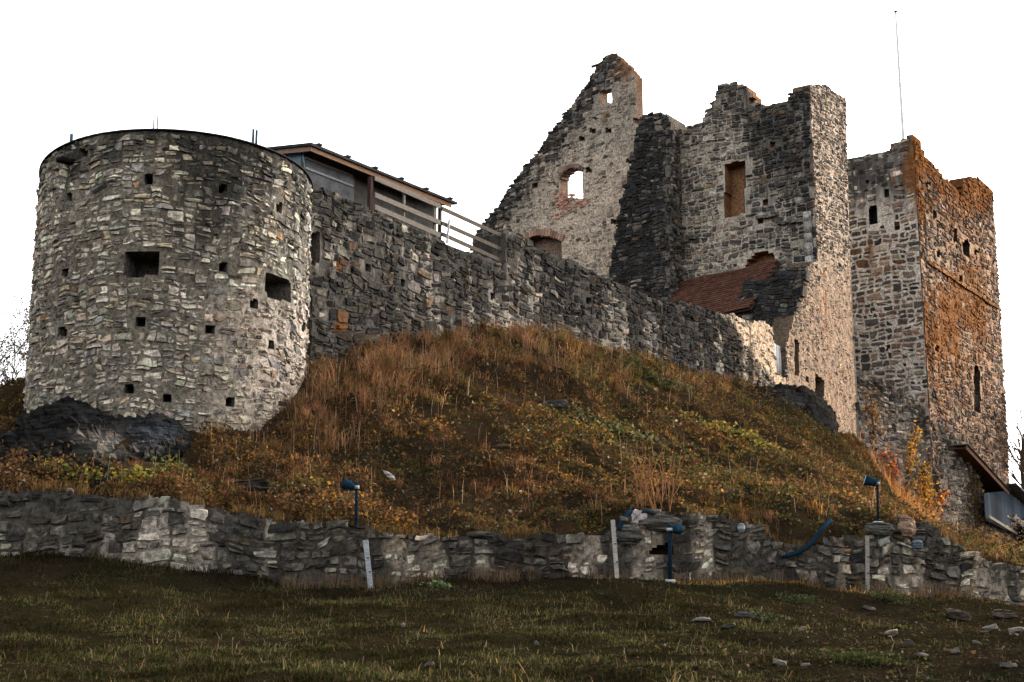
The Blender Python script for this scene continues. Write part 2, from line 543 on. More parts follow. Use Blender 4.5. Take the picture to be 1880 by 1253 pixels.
    sa, sb, za, zb = q.T
    n = len(q)
    def warp(x, y):
        wx = (fbm(x * 0.6, y * 0.6, 3, seed + 20, 2) - 0.5) * 0.3 + (fbm(x * 2.6, y * 2.6, 0, seed + 22, 2) - 0.5) * 0.20
        wy = (fbm(x * 0.55, y * 0.55, 0, seed + 21, 3) - 0.5) * 0.5 + (fbm(x * 2.6, y * 2.6, 7, seed + 23, 2) - 0.5) * 0.17
        return x + wx, y + wy
    cs4 = np.stack([sa, sb, sb, sa], 1); cz4 = np.stack([za, za, zb, zb], 1)
    mn = np.minimum(sb - sa, zb - za)[:, None]
    cs4 = cs4 + rng.uniform(-0.10, 0.10, (n, 4)) * mn; cz4 = cz4 + rng.uniform(-0.10, 0.10, (n, 4)) * mn
    raw_s, raw_z = cs4.copy(), cz4.copy()
    cs4, cz4 = warp(cs4, cz4)
    mcs, mcz = cs4.mean(1), cz4.mean(1)
    keep = np.ones(n, bool) if wrap else inpoly(poly, mcs + 0, mcz + 0)
    if wrap: keep &= (mcz < poly[:, 1].max() - 0.05)
    for qo, d in ops:
        for k in range(4): keep &= ~inpoly(qo, cs4[:, k], cz4[:, k])
        keep &= ~inpoly(qo, mcs, mcz)
        # opening corners swallowed by a stone
        for c in qo:
            keep &= ~((cs4.min(1) < c[0]) & (cs4.max(1) > c[0]) & (cz4.min(1) < c[1]) & (cz4.max(1) > c[1]))
    P0 = sf.pos(mcs, mcz, np.zeros(n))
    px, py = proj(P0)
    st = style(px, py, mcs, mcz)
    cov = st['cov'] + rng.uniform(-cvar, cvar, n)
    keep &= cov < 0.95
    # a few stones have fallen out
    keep &= rng.random(n) > st.get('loss', 0.02)
    cs4, cz4, cov = raw_s[keep], raw_z[keep], cov[keep]; mcs, mcz = cs4.mean(1), cz4.mean(1)
    n = len(mcs)
    tint = st['stone'](rng, n, px[keep], py[keep])
    stain = st['stain'][keep]; lich = st['lich'][keep] + rng.normal(0, 0.16, n) * (st['lich'][keep] > 0.2)
    stain = stain + rng.normal(0, 0.24, n)
    A = np.array([-1.0, -0.88, 0.0, 0.88, 1.0])
    ua, vb = np.meshgrid(A, A, indexing='ij'); ua, vb = ua.ravel(), vb.ravel()
    rim = np.maximum(abs(ua), abs(vb)) > 0.9
    corner = (abs(ua) > 0.9) & (abs(vb) > 0.9)
    near = (abs(ua) > 0.6) & (abs(vb) > 0.6) & ~rim
    shr = np.where(corner, 0.88, 1.0)
    U, Vv = ua * shr, vb * shr
    w4 = np.stack([(1 - U) * (1 - Vv), (1 + U) * (1 - Vv), (1 + U) * (1 + Vv), (1 - U) * (1 + Vv)], 1) / 4      # (25,4)
    g2 = np.full(n, gap)
    ctr_s, ctr_z = mcs[:, None], mcz[:, None]
    hw = np.maximum((cs4.max(1) - cs4.min(1)) / 2, 0.05); hh = np.maximum((cz4.max(1) - cz4.min(1)) / 2, 0.05)
    fs = np.clip(1 - g2 / hw, 0.4, 1); fz = np.clip(1 - g2 / hh, 0.4, 1)
    c2s = ctr_s + (cs4 - ctr_s) * fs[:, None]; c2z = ctr_z + (cz4 - ctr_z) * fz[:, None]
    Sx = c2s @ w4.T; Zx = c2z @ w4.T                                                                         # (n,25)
    jit = rng.uniform(-1, 1, (n, 25)) * mn[keep] * 0.05
    jit = jit * np.where(rim, 1.0, 3.2)
    Sx = Sx + jit; Zx = Zx + rng.uniform(-1, 1, (n, 25)) * mn[keep] * 0.05
    Sx, Zx = warp(Sx, Zx)
    if hard: Sx = np.clip(Sx, poly[:, 0].min() - 0.02, poly[:, 0].max() + 0.02)     # clean vertical corners
    hp = prot * rng.uniform(0.45, 1.5, n) * (1 - np.clip(cov, 0, 1)) - 0.055 * np.clip(cov, 0, 1)
    prof = np.where(rim, 0.0, np.where(near, 0.86, np.where((abs(ua) < 0.1) & (abs(vb) < 0.1), 1.02, 0.97)))
    tiltu = rng.uniform(-0.022, 0.022, n); tiltv = rng.uniform(-0.022, 0.022, n)
    O = hp[:, None] * prof + np.where(rim, -0.045, 0.0) + (tiltu[:, None] * ua + tiltv[:, None] * vb) * (~rim) + rng.normal(0, 0.016, (n, 25)) * (~rim)
    O = O + ((fbm(Sx * 3, Zx * 3, 0, seed + 9, 3) - 0.5) * 0.07)
    Pst = sf.pos(Sx, Zx, O)
    fidx = []
    for i in range(4):
        for j in range(4):
            fidx.append([i * 5 + j, (i + 1) * 5 + j, (i + 1) * 5 + j + 1, i * 5 + j + 1])
    fidx = np.array(fidx)
    faces = (np.arange(n)[:, None, None] * 25 + fidx[None]).reshape(-1, 4)
    acc.add(Pst.reshape(-1, 3), faces, np.repeat(tint, 25, 0), np.repeat(stain, 25), np.repeat(lich, 25))
    return poly

def pal(cols, w):
    cols = np.array(cols, float); w = np.array(w, float); w /= w.sum()
    def f(rng, n, px, py):
        k = rng.choice(len(cols), n, p=w)
        c = cols[k] * rng.uniform(0.75, 1.25, (n, 1)) * rng.uniform(0.95, 1.05, (n, 3))
        return np.clip(c, 0.01, 0.75)
    return f
GREY = pal([(0.37, 0.328, 0.262), (0.455, 0.408, 0.325), (0.265, 0.242, 0.203), (0.53, 0.478, 0.385), (0.38, 0.305, 0.217), (0.27, 0.256, 0.236), (0.30, 0.17, 0.085)], [5, 5, 4, 2, 2, 2, .25])
WARM = pal([(0.255, 0.21, 0.165), (0.32, 0.265, 0.21), (0.19, 0.155, 0.13), (0.24, 0.178, 0.132), (0.15, 0.138, 0.13)], [4, 4, 3, 2, 2])
DARK = pal([(0.056, 0.052, 0.049), (0.095, 0.087, 0.08), (0.038, 0.037, 0.038), (0.16, 0.138, 0.115), (0.12, 0.086, 0.06)], [5, 4, 4, 1.6, 1])
MIXD = pal([(0.07, 0.064, 0.058), (0.138, 0.12, 0.10), (0.205, 0.175, 0.138), (0.30, 0.252, 0.195), (0.165, 0.108, 0.068)], [4, 4, 3, 2, 1])
BROWN = pal([(0.16, 0.10, 0.07), (0.12, 0.095, 0.08), (0.21, 0.15, 0.11), (0.075, 0.065, 0.062), (0.25, 0.20, 0.155)], [4, 3, 3, 3, 1.5])
PALE = pal([(0.44, 0.395, 0.322), (0.32, 0.282, 0.226), (0.195, 0.174, 0.143), (0.09, 0.082, 0.071), (0.23, 0.168, 0.11)], [4, 4, 3, 3, 1])
def two(fa, fb, sel):
    def f(rng, n, px, py):
        a = fa(rng, n, px, py); b = fb(rng, n, px, py)
        k = sel(px, py) > rng.random(n)
        return np.where(k[:, None], b, a)
    return f
def sty(px, mortar, stain, lich, cov, stone, reveal=(0.10, 0.09, 0.08), loss=0.02):
    z = np.zeros(np.shape(px))
    mt = mortar if isinstance(mortar, np.ndarray) else np.broadcast_to(np.array(mortar, float), np.shape(px) + (3,))
    return dict(mortar=mt, stain=z + stain, lich=z + lich, cov=z + cov, stone=stone, reveal=np.broadcast_to(np.array(reveal, float), np.shape(px) + (3,)), loss=loss)
def mixm(a, b, t):
    return np.array(a) * (1 - t[..., None]) + np.array(b) * t[..., None]
def rect(cx, cy, w, h): return [(cx - w / 2, cy - h / 2), (cx + w / 2, cy - h / 2), (cx + w / 2, cy + h / 2), (cx - w / 2, cy + h / 2)]

# ------------------------------------------------------------------ where the main things stand
UANG = R(33.5)
# round tower: silhouette columns 62 and 567 at row 500
azl = math.atan2(ray(62, 500)[0], ray(62, 500)[1]); azr = math.atan2(ray(567, 500)[0], ray(567, 500)[1])
TD = 40.0
taz = (azl + azr) / 2
TR = TD * math.sin((azr - azl) / 2)
TC = np.array([TD * math.sin(taz), TD * math.cos(taz)])
tower = Cyl(TC, TR)
TZ = float(tower.sz(305, 240)[1])                 # rim height
# curtain wall plane starts on the tower's right flank
UP = Plane(at(574, 500, 41.3)[:2], UANG)
def on(plane, px, py, o=0.0):
    s, z = plane.sz(px, py)
    return plane.pos(s, z, o)
cornerC = on(UP, 1492, 300)
VANG = R(-55)
VP_ = Plane(cornerC[:2], VANG)
Mend = on(VP_, 1237, 350)
GP = Plane(Mend[:2], R(-46))
BP = Plane(Mend[:2] + VP_.n * 1.6, VANG, batter=0.06, zref=20.0)
keepK = at(1690, 500, 86.0)
KR = Plane(keepK[:2] + UP.n * 0.03, UANG)
KL = Plane(keepK[:2], R(-55))
towerback = on(UP, 1571, 600)
OW = Plane(towerback[:2] + np.array([0.2, 0.5]), R(44))

# ------------------------------------------------------------------ terrain
def tps(pts, vals, lam=0.02):
    n = len(pts)
    d2 = ((pts[:, None] - pts[None]) ** 2).sum(-1)
    K = 0.5 * d2 * np.log(d2 + 1e-9) + lam * n * np.eye(n)
    Pm = np.concatenate([np.ones((n, 1)), pts], 1)
    A = np.zeros((n + 3, n + 3)); A[:n, :n] = K; A[:n, n:] = Pm; A[n:, :n] = Pm.T
    w = np.linalg.solve(A, np.concatenate([vals, np.zeros(3)]))
    def f(x, y):
        x = np.asarray(x, float); y = np.asarray(y, float)
        r = w[n] + w[n + 1] * x + w[n + 2] * y
        for i in range(n):
            d = (x - pts[i, 0]) ** 2 + (y - pts[i, 1]) ** 2
            r = r + w[i] * 0.5 * d * np.log(d + 1e-9)
        return r
    return f

LWX = [-160, 0, 300, 600, 800, 1000, 1250, 1500, 1700, 1880, 2060]
LWY = [27.6, 27.8, 28.1, 28.9, 29.4, 29.9, 30.6, 31.6, 32.8, 34.5, 36.5]
LW = Path(LWX, LWY)
lw_top = [(-150, 906), (-60, 905), (0, 900), (60, 898), (150, 905), (250, 915), (360, 925), (430, 940), (540, 958), (640, 965), (700, 977), (830, 990), (900, 982), (1000, 986),
          (1110, 990), (1140, 952), (1200, 940), (1290, 945), (1400, 968), (1432, 1003), (1480, 1008), (1530, 988), (1600, 986), (1640, 955), (1685, 958), (1740, 985), (1790, 1020), (1830, 1035), (1880, 1045), (2050, 1052)]
lw_base = [(-150, 1016), (0, 1020), (200, 1030), (330, 1046), (450, 1062), (600, 1078), (800, 1072), (960, 1062), (1250, 1068), (1500, 1078), (1600, 1083), (1750, 1096), (1880, 1110), (2050, 1120)]
def lwY(px): return np.interp(px, LWX, LWY)
mp_pts = [at(x, y, lwY(x)) for x, y in lw_base] + [at(x, 1253, yy) for x, yy in ((-200, 14.5), (300, 14.5), (940, 15.0), (1500, 15.5), (2000, 16))] + \
         [at(x, 1170, yy) for x, yy in ((0, 20.5), (600, 21), (1200, 21.5), (1600, 22))] + \
         [np.array(p, float) for p in ((0, 0, -1.62), (-14, 0, -1.5), (14, 0, -1.75), (0, -8, -2.0), (-24, 12, -0.2), (26, 12, -1.2))]
mp_pts = np.array(mp_pts)
mf = tps(mp_pts[:, :2], mp_pts[:, 2], 0.002)
def meadow_z(x, y, rough=True):
    x = np.asarray(x, float); y = np.asarray(y, float)
    xc = np.clip(x, -28, 30); yc = np.clip(y, -10, 35)
    z = mf(xc, yc)
    far = np.hypot(x - xc, y - yc)
    z = z - 0.04 * np.maximum(y - 36, 0) * (far < 1e9) - 0.01 * np.hypot(x - xc, np.minimum(y + 10, 0))
    z = np.maximum(z, -9)
    wyl = np.interp(x, LW.X, LW.Y)
    z = z - 0.28 * smooth(2.0, 7.0, x) * smooth(wyl - 1.2, wyl - 2.6, y) * smooth(wyl - 9, wyl - 5, y)
    if rough:
        px, py = proj(np.stack([x, y, z], -1))
        z = z + (fbm(x * 0.55, y * 0.55, 0, 5, 4) - 0.5) * 0.34 + (fbm(x * 2.5, y * 2.5, 0, 6, 3) - 0.5) * 0.09
    return z

hp = []
for x, y in lw_top:
    if 1420 < x < 1500: y -= 30
    hp.append(at(x, y + 2, lwY(x) + 0.25))
for x, y in [(-150, 900), (0, 885), (300, 905), (600, 945), (900, 968), (1200, 930), (1500, 950)]:
    hp.append(at(x, y, lwY(x) + 1.3))
# round tower foot
for x, y in [(60, 770), (130, 765), (210, 775), (320, 795), (400, 806), (470, 793), (520, 765), (553, 715)]:
    s, z = tower.sz(x, y); hp.append(tower.pos(s, z, 0.0))
for a in (110, 140, 180, 220, 250):
    hp.append(np.array([TC[0] + TR * math.sin(R(a)), TC[1] - TR * math.cos(R(a)), 7.2]))
# curtain foot
for x, y in [(600, 690), (660, 655), (740, 632), (850, 614), (950, 616), (1050, 640), (1150, 664), (1250, 685), (1340, 706), (1430, 730), (1500, 765), (1565, 800)]:
    hp.append(on(UP, x, y, 0.1))
for x in (650, 900, 1200, 1500):
    hp.append(on(UP, x, np.interp(x, [600, 850, 1250, 1565], [672, 606, 685, 800]), -6) + np.array([0, 0, 0.5]))
# ridge on the right and ground outside the outer wall
for x, y, Y in [(1655, 956, 45), (1655, 956, 60), (1725, 1010, 50), (1725, 1010, 65), (1790, 1062, 50), (1790, 1060, 66), (1605, 905, 50), (1600, 886, 62), (1500, 845, 52), (1400, 860, 44), (1200, 850, 40), (1000, 850, 36.5), (1540, 830, 63), (1850, 1080, 50), (1850, 1078, 70), (1650, 950, 72), (1650, 944, 77), (1700, 994, 72), (1700, 990, 78), (1750, 1020, 74), (1750, 1014, 80), (1600, 890, 70), (1600, 882, 76), (1800, 1060, 76), (1800, 1056, 84), (1560, 838, 70)]:
    hp.append(at(x, y, Y))
for x, y in [(1600, 872), (1650, 935), (1700, 984), (1750, 1018), (1795, 1050), (1830, 1066)]:
    hp.append(on(OW, x, y, 0.2))
for X, Y, Z in [(-26, 38, 3.3), (-26, 52, 3.5), (-17.5, 44, 4.6), (-30, 30, 2.4), (30, 45, 1.0), (40, 80, 2.0), (40, 60, 0.0), (10, 100, 11), (-12, 90, 10), (30, 105, 8), (48, 100, 2)]:
    hp.append(np.array([X, Y, Z], float))
hp = np.array(hp)
hf = tps(hp[:, :2], hp[:, 2], 0.0006)
def hill_z(x, y, rough=True):
    x = np.asarray(x, float); y = np.asarray(y, float)
    z = hf(np.clip(x, -32, 50), np.clip(y, 26, 108))
    if rough:
        z = z + (fbm(x * 0.45, y * 0.45, 0, 31, 4) - 0.5) * 0.9 * smooth(0.3, 2.5, y - np.interp(x, LW.X, LW.Y)) * np.clip(60 / np.maximum(y, 30), 0.3, 1) * smooth(17, 9, x) + (fbm(x * 1.1, y * 1.1, 0, 33, 3) - 0.5) * 0.72 * (0.35 + 0.65 * smooth(17, 9, x))
        z = z - 1.2 * smooth(0.62, 0.12, y - np.interp(x, LW.X, LW.Y))
    return z

def grid_mesh(name, xs, ys, zf, mat, kind='structure', mask=None):
    X, Y = np.meshgrid(xs, ys, indexing='ij')
    Zz = zf(X, Y)
    acc = Acc()
    idx = np.arange(X.size).reshape(X.shape)
    f = np.stack([idx[:-1, :-1], idx[1:, :-1], idx[1:, 1:], idx[:-1, 1:]], -1)
    if mask is not None:
        mm = mask(X, Y); ok = mm[:-1, :-1] & mm[1:, :-1] & mm[1:, 1:] & mm[:-1, 1:]
        f = f[ok]
    acc.add(np.stack([X, Y, Zz], -1).reshape(-1, 3), f.reshape(-1, 4))
    return tag(acc.build(name, mat), kind=kind)
xs = np.concatenate([[-900, -500, -250, -120, -70], np.arange(-40, 44, 0.22), [70, 120, 250, 500, 900]])
ys = np.concatenate([[-400, -200, -90, -40, -20], np.arange(-8, 38, 0.22), [42, 50, 60, 80, 110, 160, 300, 600, 1500]])
grid_mesh('meadow', xs, ys, meadow_z, M['soil'])
xs = np.arange(-34, 50, 0.25); ys = np.concatenate([np.arange(27.4, 72, 0.22), np.arange(72, 108, 0.8)])
def hill_mask(X, Y):
    wy = np.interp(X, LW.X, LW.Y)
    return (Y > wy + 0.02)
grid_mesh('hillside', xs, ys, hill_z, M['hill'], mask=hill_mask)

def hit(px, py, zf, y0=8.0, y1=110.0):
    """walk the sight line of a photo point to the ground"""
    x, y, z = ray(px, py)
    t = np.linspace(y0, y1, 2500)
    k = t / y
    d = z * k - zf(x * k, t)
    i = np.nonzero((d[:-1] > 0) & (d[1:] <= 0))[0]
    i = i[0] if len(i) else len(t) - 1
    Y = t[i]
    return np.array([x / y * Y, Y, float(zf(x / y * Y, Y))])

# ------------------------------------------------------------------ ROUND TOWER
def st_tower(px, py, s, z):
    stain = 0.10 + 0.85 * blob(px, py, 425, 275, 130, 70) + 0.65 * blob(px, py, 390, 390, 55, 110) + 0.5 * blob(px, py, 545, 380, 40, 120) + 0.5 * blob(px, py, 150, 290, 90, 30) \
        + 0.35 * smooth(285, 245, py) + 1.3 * np.clip(fbm(s * 1.3, z * 0.14, 0, 79, 3) - 0.5, -0.1, 1) * smooth(620, 300, py)
    warm = smooth(330, 470, px) * smooth(480, 640, py)
    mortar = mixm((0.135, 0.118, 0.094), (0.30, 0.25, 0.198), warm)
    cov = 0.02 + 0.4 * fbm(s * 0.7, z * 0.7, 0, 77, 3) - 0.1 * warm
    return sty(px, mortar, stain, 0.02, cov, two(GREY, WARM, lambda a, b: smooth(330, 470, a) * smooth(430, 600, b)), loss=0.01)
t_holes = [(273, 329, 15, 20), (410, 346, 15, 15), (127, 358, 10, 15), (513, 378, 11, 16), (153, 276, 16, 14), (119, 500, 12, 14), (410, 490, 15, 16), (467, 557, 15, 15),
           (258, 591, 17, 17), (386, 605, 17, 14), (114, 609, 15, 16), (499, 633, 9, 14), (237, 714, 17, 17), (307, 731, 15, 14), (423, 738, 16, 16), (558, 600, 6, 14)]
t_op = [(rect(a, b, w, h), 0.55) for a, b, w, h in t_holes]
t_op += [([(229, 463), (293, 462), (291, 504), (256, 509), (229, 510)], 1.0), ([(488, 499), (534, 516), (534, 556), (489, 545)], 1.0)]
org = np.array([TC[0], TC[1], 4.5])
rt = thing('round_tower', org, 'squat round rubble stone tower with small square holes, left of the castle', 'tower')
acc = Acc()
zb = 3.2
masonry(acc, tower, [(-math.pi * TR, zb), (math.pi * TR, zb), (math.pi * TR, TZ), (-math.pi * TR, TZ)], t_op, 1.3, st_tower, stone=(0.17, 0.72, 0.10, 0.36), g=0.08, cvar=0.36, mrough=0.06, moff=-0.006, gap=0.021,
        prot=0.034, seed=11, sz_outline=True, wrap=True, vis=(-math.pi * TR * 0.62, math.pi * TR * 0.62))
acc.build('wall', M['stone'], rt, org, smooth=False)
# roof cover with a thin dark overhanging rim
acc = Acc()
k = 96
aa = np.linspace(0, 2 * math.pi, k, endpoint=False)
rings = [(TR - 1.0, TZ + 0.03), (TR + 0.02, TZ + 0.02), (TR + 0.05, TZ - 0.01), (TR + 0.05, TZ + 0.035), (TR - 0.1, TZ + 0.07), (0.4, TZ + 0.25), (0.01, TZ + 0.27)]
V = np.concatenate([np.stack([TC[0] + r * np.sin(aa), TC[1] - r * np.cos(aa), zz - tower.sink(aa) * min(1.0, r / TR)], 1) for r, zz in rings])
fs = [[i * k + j, i * k + (j + 1) % k, (i + 1) * k + (j + 1) % k, (i + 1) * k + j] for i in range(len(rings) - 1) for j in range(k)]
acc.add(V, np.array(fs), (0.03, 0.03, 0.032))
acc.build('roof_cover', M['metal'], rt, org)
# drain spout
acc = Acc()
p = on(tower, 133, 291)
nrm = np.array([p[0] - TC[0], p[1] - TC[1], 0]); nrm /= np.linalg.norm(nrm)
acc.beam(p - nrm * 0.3, p + nrm * 0.42 - np.array([0, 0, 0.05]), 0.24, 0.12, (0.012, 0.012, 0.012))
acc.build('drain_spout', M['wood'], rt, org)
# sooty stone sill inside the left gun port
acc = Acc()
p = on(tower, 271, 505, -0.72)
acc.box(p + np.array([0, 0, 0.03]), (0.4, 0.34, 0.2), None, (0.20, 0.12, 0.08))
acc.build('sill', M['tile'], rt, org)

# steel channel posts standing on the tower
for i, (x0, ytop, ybot, wpx, lab) in enumerate([(131, 246, 268, 5, 'first'), (283, 212, 238, 2, ''), (290, 211, 238, 2, ''), (465, 237, 262, 4, ''), (471, 239, 264, 4, '')]):
    x, y, zz = ray(x0, ytop)
    rr = np.array([x, y]) ; rr /= np.linalg.norm(rr); bq = rr @ TC; kk = bq - math.sqrt(max(bq * bq - TC @ TC + (TR - 0.25) ** 2, 0))
    P = np.array([rr[0] * kk, rr[1] * kk, TZ]); kk = P[1] / y
    P[2] = TZ - float(tower.sink(math.atan2(P[0] - TC[0], -(P[1] - TC[1]))))
    ht = zz * kk - P[2]
    wd = wpx / F * P[1]
    labs = ['broad blue grey steel channel post on the left of the round tower rim', 'thin dark steel post on the tower top centre, left of a pair',
            'thin dark steel post on the tower top centre, right of a pair', 'blue grey steel post on the tower rim near the hut, left of a pair',
            'blue grey steel post on the tower rim near the hut, right of a pair']
    o_ = thing('steel_post', P, labs[i], 'post', 'steel posts on the round tower rim')
    a = Acc(); c = (0.055, 0.085, 0.105)
    a.box(P + np.array([0, 0, ht / 2]), (wd, 0.012, ht), None, c)
    a.box(P + np.array([-wd / 2 + 0.006, 0.035, ht / 2]), (0.012, 0.058, ht), None, c)
    if wpx > 3: a.box(P + np.array([wd / 2 - 0.006, 0.035, ht / 2]), (0.012, 0.058, ht), None, c)
    a.build('channel', M['metal'], o_, P)
    a = Acc(); a.box(P + np.array([0, 0.02, 0.012]), (wd + 0.1, 0.16, 0.02), None, c)
    for q in (-1, 1): a.tube([P + np.array([q * (wd / 2 + 0.03), 0.02, 0.02]), P + np.array([q * (wd / 2 + 0.03), 0.02, 0.05])], 0.012, 6, c)
    a.build('base_plate', M['metal'], o_, P)

# ------------------------------------------------------------------ CURTAIN WALL
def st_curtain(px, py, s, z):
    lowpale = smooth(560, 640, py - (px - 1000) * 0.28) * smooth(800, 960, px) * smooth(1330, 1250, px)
    lit_rub = smooth(-8, 14, (px - 1325) - (py - 580) * 0.75)  # rubble end of the wall; slanted edge and paler tone paint a sunlit patch
    stain = 0.74 + 0.22 * smooth(950, 640, px) + 1.9 * (fbm(s * 1.7, z * 0.16, 0, 43, 3) - 0.5) - 0.36 * lowpale - 0.62 * lit_rub + 0.3 * smooth(60, 10, py - np.interp(px, [575, 925, 935, 1200, 1330], [340, 485, 432, 548, 585])) * (1 - lit_rub) - 0.25 * blob(px, py, 640, 470, 45, 60) \
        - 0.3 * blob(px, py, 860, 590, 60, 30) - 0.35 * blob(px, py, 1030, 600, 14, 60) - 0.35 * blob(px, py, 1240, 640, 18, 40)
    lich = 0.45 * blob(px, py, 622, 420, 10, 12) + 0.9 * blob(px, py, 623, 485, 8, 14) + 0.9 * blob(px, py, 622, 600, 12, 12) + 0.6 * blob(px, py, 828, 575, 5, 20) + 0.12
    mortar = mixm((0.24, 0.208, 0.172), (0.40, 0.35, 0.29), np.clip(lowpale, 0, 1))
    mortar = mortar * (1 - lit_rub[..., None]) + np.array((0.44, 0.345, 0.25)) * lit_rub[..., None]
    cov = -0.1 + 0.3 * fbm(s * 0.6, z * 0.6, 0, 41, 3) + 0.5 * lit_rub
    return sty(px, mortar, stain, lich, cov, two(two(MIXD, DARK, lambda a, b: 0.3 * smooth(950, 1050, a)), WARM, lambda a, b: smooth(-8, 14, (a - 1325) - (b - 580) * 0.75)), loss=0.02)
cw_out = [(573, 341), (610, 352), (650, 368), (690, 390), (735, 406), (800, 437), (830, 452), (870, 465), (928, 486), (931, 432), (960, 438), (1000, 462), (1060, 486), (1120, 512), (1180, 540), (1205, 552), (1262, 556),
          (1290, 566), (1330, 578), (1345, 577), (1372, 592), (1405, 590), (1418, 602), (1421, 640), (1428, 690), (1446, 700), (1450, 790), (1300, 760), (1000, 690), (800, 690), (573, 760)]
cw_op = [([(570, 426), (587, 426), (587, 486), (570, 486)], 0.8)] + [(rect(a, b, 9, 11), 0.4) for a, b in ((676, 492), (740, 520), (905, 545), (1082, 552))]
org = on(UP, 900, 610)
acc = Acc()
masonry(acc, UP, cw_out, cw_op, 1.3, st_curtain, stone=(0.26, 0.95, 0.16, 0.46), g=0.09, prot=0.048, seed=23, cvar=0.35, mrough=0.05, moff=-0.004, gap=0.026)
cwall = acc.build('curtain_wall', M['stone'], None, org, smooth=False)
tag(cwall, 'long black streaked curtain wall running back from the round tower', 'wall')

# white plank gate between the curtain wall and the big ruin
gp = on(UP, 1432, 690, -0.35)
gt = thing('plank_gate', gp, 'pale grey vertical plank gate in the gap between curtain wall and sunlit ruin', 'gate')
gs0 = UP.sz(1419, 655)[0]; gs1 = UP.sz(1446, 655)[0]
gz = lambda x, y: UP.sz(x, y)[1]
npl = 5
a = Acc()
for i in range(npl):
    sa = gs0 + (gs1 - gs0) * i / npl; sb = gs0 + (gs1 - gs0) * (i + 1) / npl - 0.05
    P = UP.pos((sa + sb) / 2, 0, -0.3)
    zt, zb_ = gz(1432, 628 + i), gz(1432, 694)
    a.box((P[0], P[1], (zt + zb_) / 2), (sb - sa, 0.05, zt - zb_), np.array([[*UP.d, 0], [*UP.n, 0], [0, 0, 1]]), np.array((0.62, 0.62, 0.60)) * random.Random(i).uniform(0.85, 1.1))
a.build('planks', M['wood'], gt, gp)
for yy in (640, 682):
    a = Acc(); a.beam(UP.pos(gs0, gz(1432, yy), -0.36), UP.pos(gs1, gz(1432, yy), -0.36), 0.05, 0.12, (0.45, 0.45, 0.44)); a.build('crossbar', M['wood'], gt, gp)

# ------------------------------------------------------------------ BIG RUIN (gable, hall wall, stubs, lean-to roof)
org = np.array([cornerC[0], cornerC[1], 12.0])
ruin = thing('ruined_hall', org, 'tall roofless ruined stone hall with pointed gable behind the curtain wall', 'ruin')
AX = lambda pl: np.array([[*pl.d, 0], [*pl.n, 0], [0, 0, 1]])
# gable wall
def st_gable(px, py, s, z):
    edge = px - np.interp(py, [100, 150, 245, 310, 415, 520], [1105, 1080, 1010, 960, 885, 860])      # distance from the left slope
    ed = smooth(75, 15, edge)
    stain = 0.10 + 0.42 * ed + 0.15 * blob(px, py, 1000, 370, 60, 50) + 0.2 * blob(px, py, 1160, 190, 30, 40)
    lich = 0.75 * blob(px, py, 1145, 128, 26, 34) + 0.7 * blob(px, py, 1112, 215, 10, 24) + 0.4 * blob(px, py, 1065, 268, 6, 16) + 0.5 * smooth(1160, 1180, px) * smooth(215, 150, py)
    mortar = mixm((0.28, 0.24, 0.195), (0.17, 0.16, 0.145), ed)
    low = smooth(240, 330, py) * smooth(940, 1040, px)
    mortar = mortar * (1 - low[..., None]) + np.array((0.37, 0.30, 0.235)) * low[..., None]
    cov = 0.50 - 0.6 * ed + 0.25 * (fbm(s * 0.8, z * 0.8, 0, 51, 3) - 0.5)
    return sty(px, mortar, stain, lich, cov, two(WARM, DARK, lambda a, b: 0.55 * smooth(80, 15, a - np.interp(b, [100, 150, 245, 310, 415, 520], [1105, 1080, 1010, 960, 885, 860]))),
               reveal=(0.15, 0.105, 0.08))
GS = float(GP.sz(1166, 200)[0])
g_out = [(858, 560), (868, 440), (885, 415), (918, 372), (960, 310), (985, 282), (1010, 245), (1045, 200), (1080, 150), (1098, 116), (1112, 104), (1126, 101), (1136, 108), (1150, 122), (1163, 140, GS), (1166, 215, GS), (1175, 560, GS)]
arch = [(1028, 330), (1034, 318), (1046, 310), (1060, 309), (1069, 315), (1070, 364), (1029, 368)]
low_arch = [(968, 437), (985, 433), (1008, 434), (1031, 442), (1031, 500), (968, 500)]
g_op = [([(1101, 167), (1123, 163), (1123, 189), (1101, 191)], None), (arch, None), (low_arch, 0.7)] + [(rect(a, b, 11, 9), 0.4) for a, b in ((1068, 255), (1088, 240), (1117, 240), (1168, 222), (1155, 296), (982, 341), (1081, 313), (1142, 371), (1127, 407))]
acc = Acc()
masonry(acc, GP, g_out, g_op, 0.78, st_gable, stone=(0.36, 0.95, 0.2, 0.42), g=0.12, prot=0.055, seed=31, ragged=0.13, hard=[(1150, 1300)])
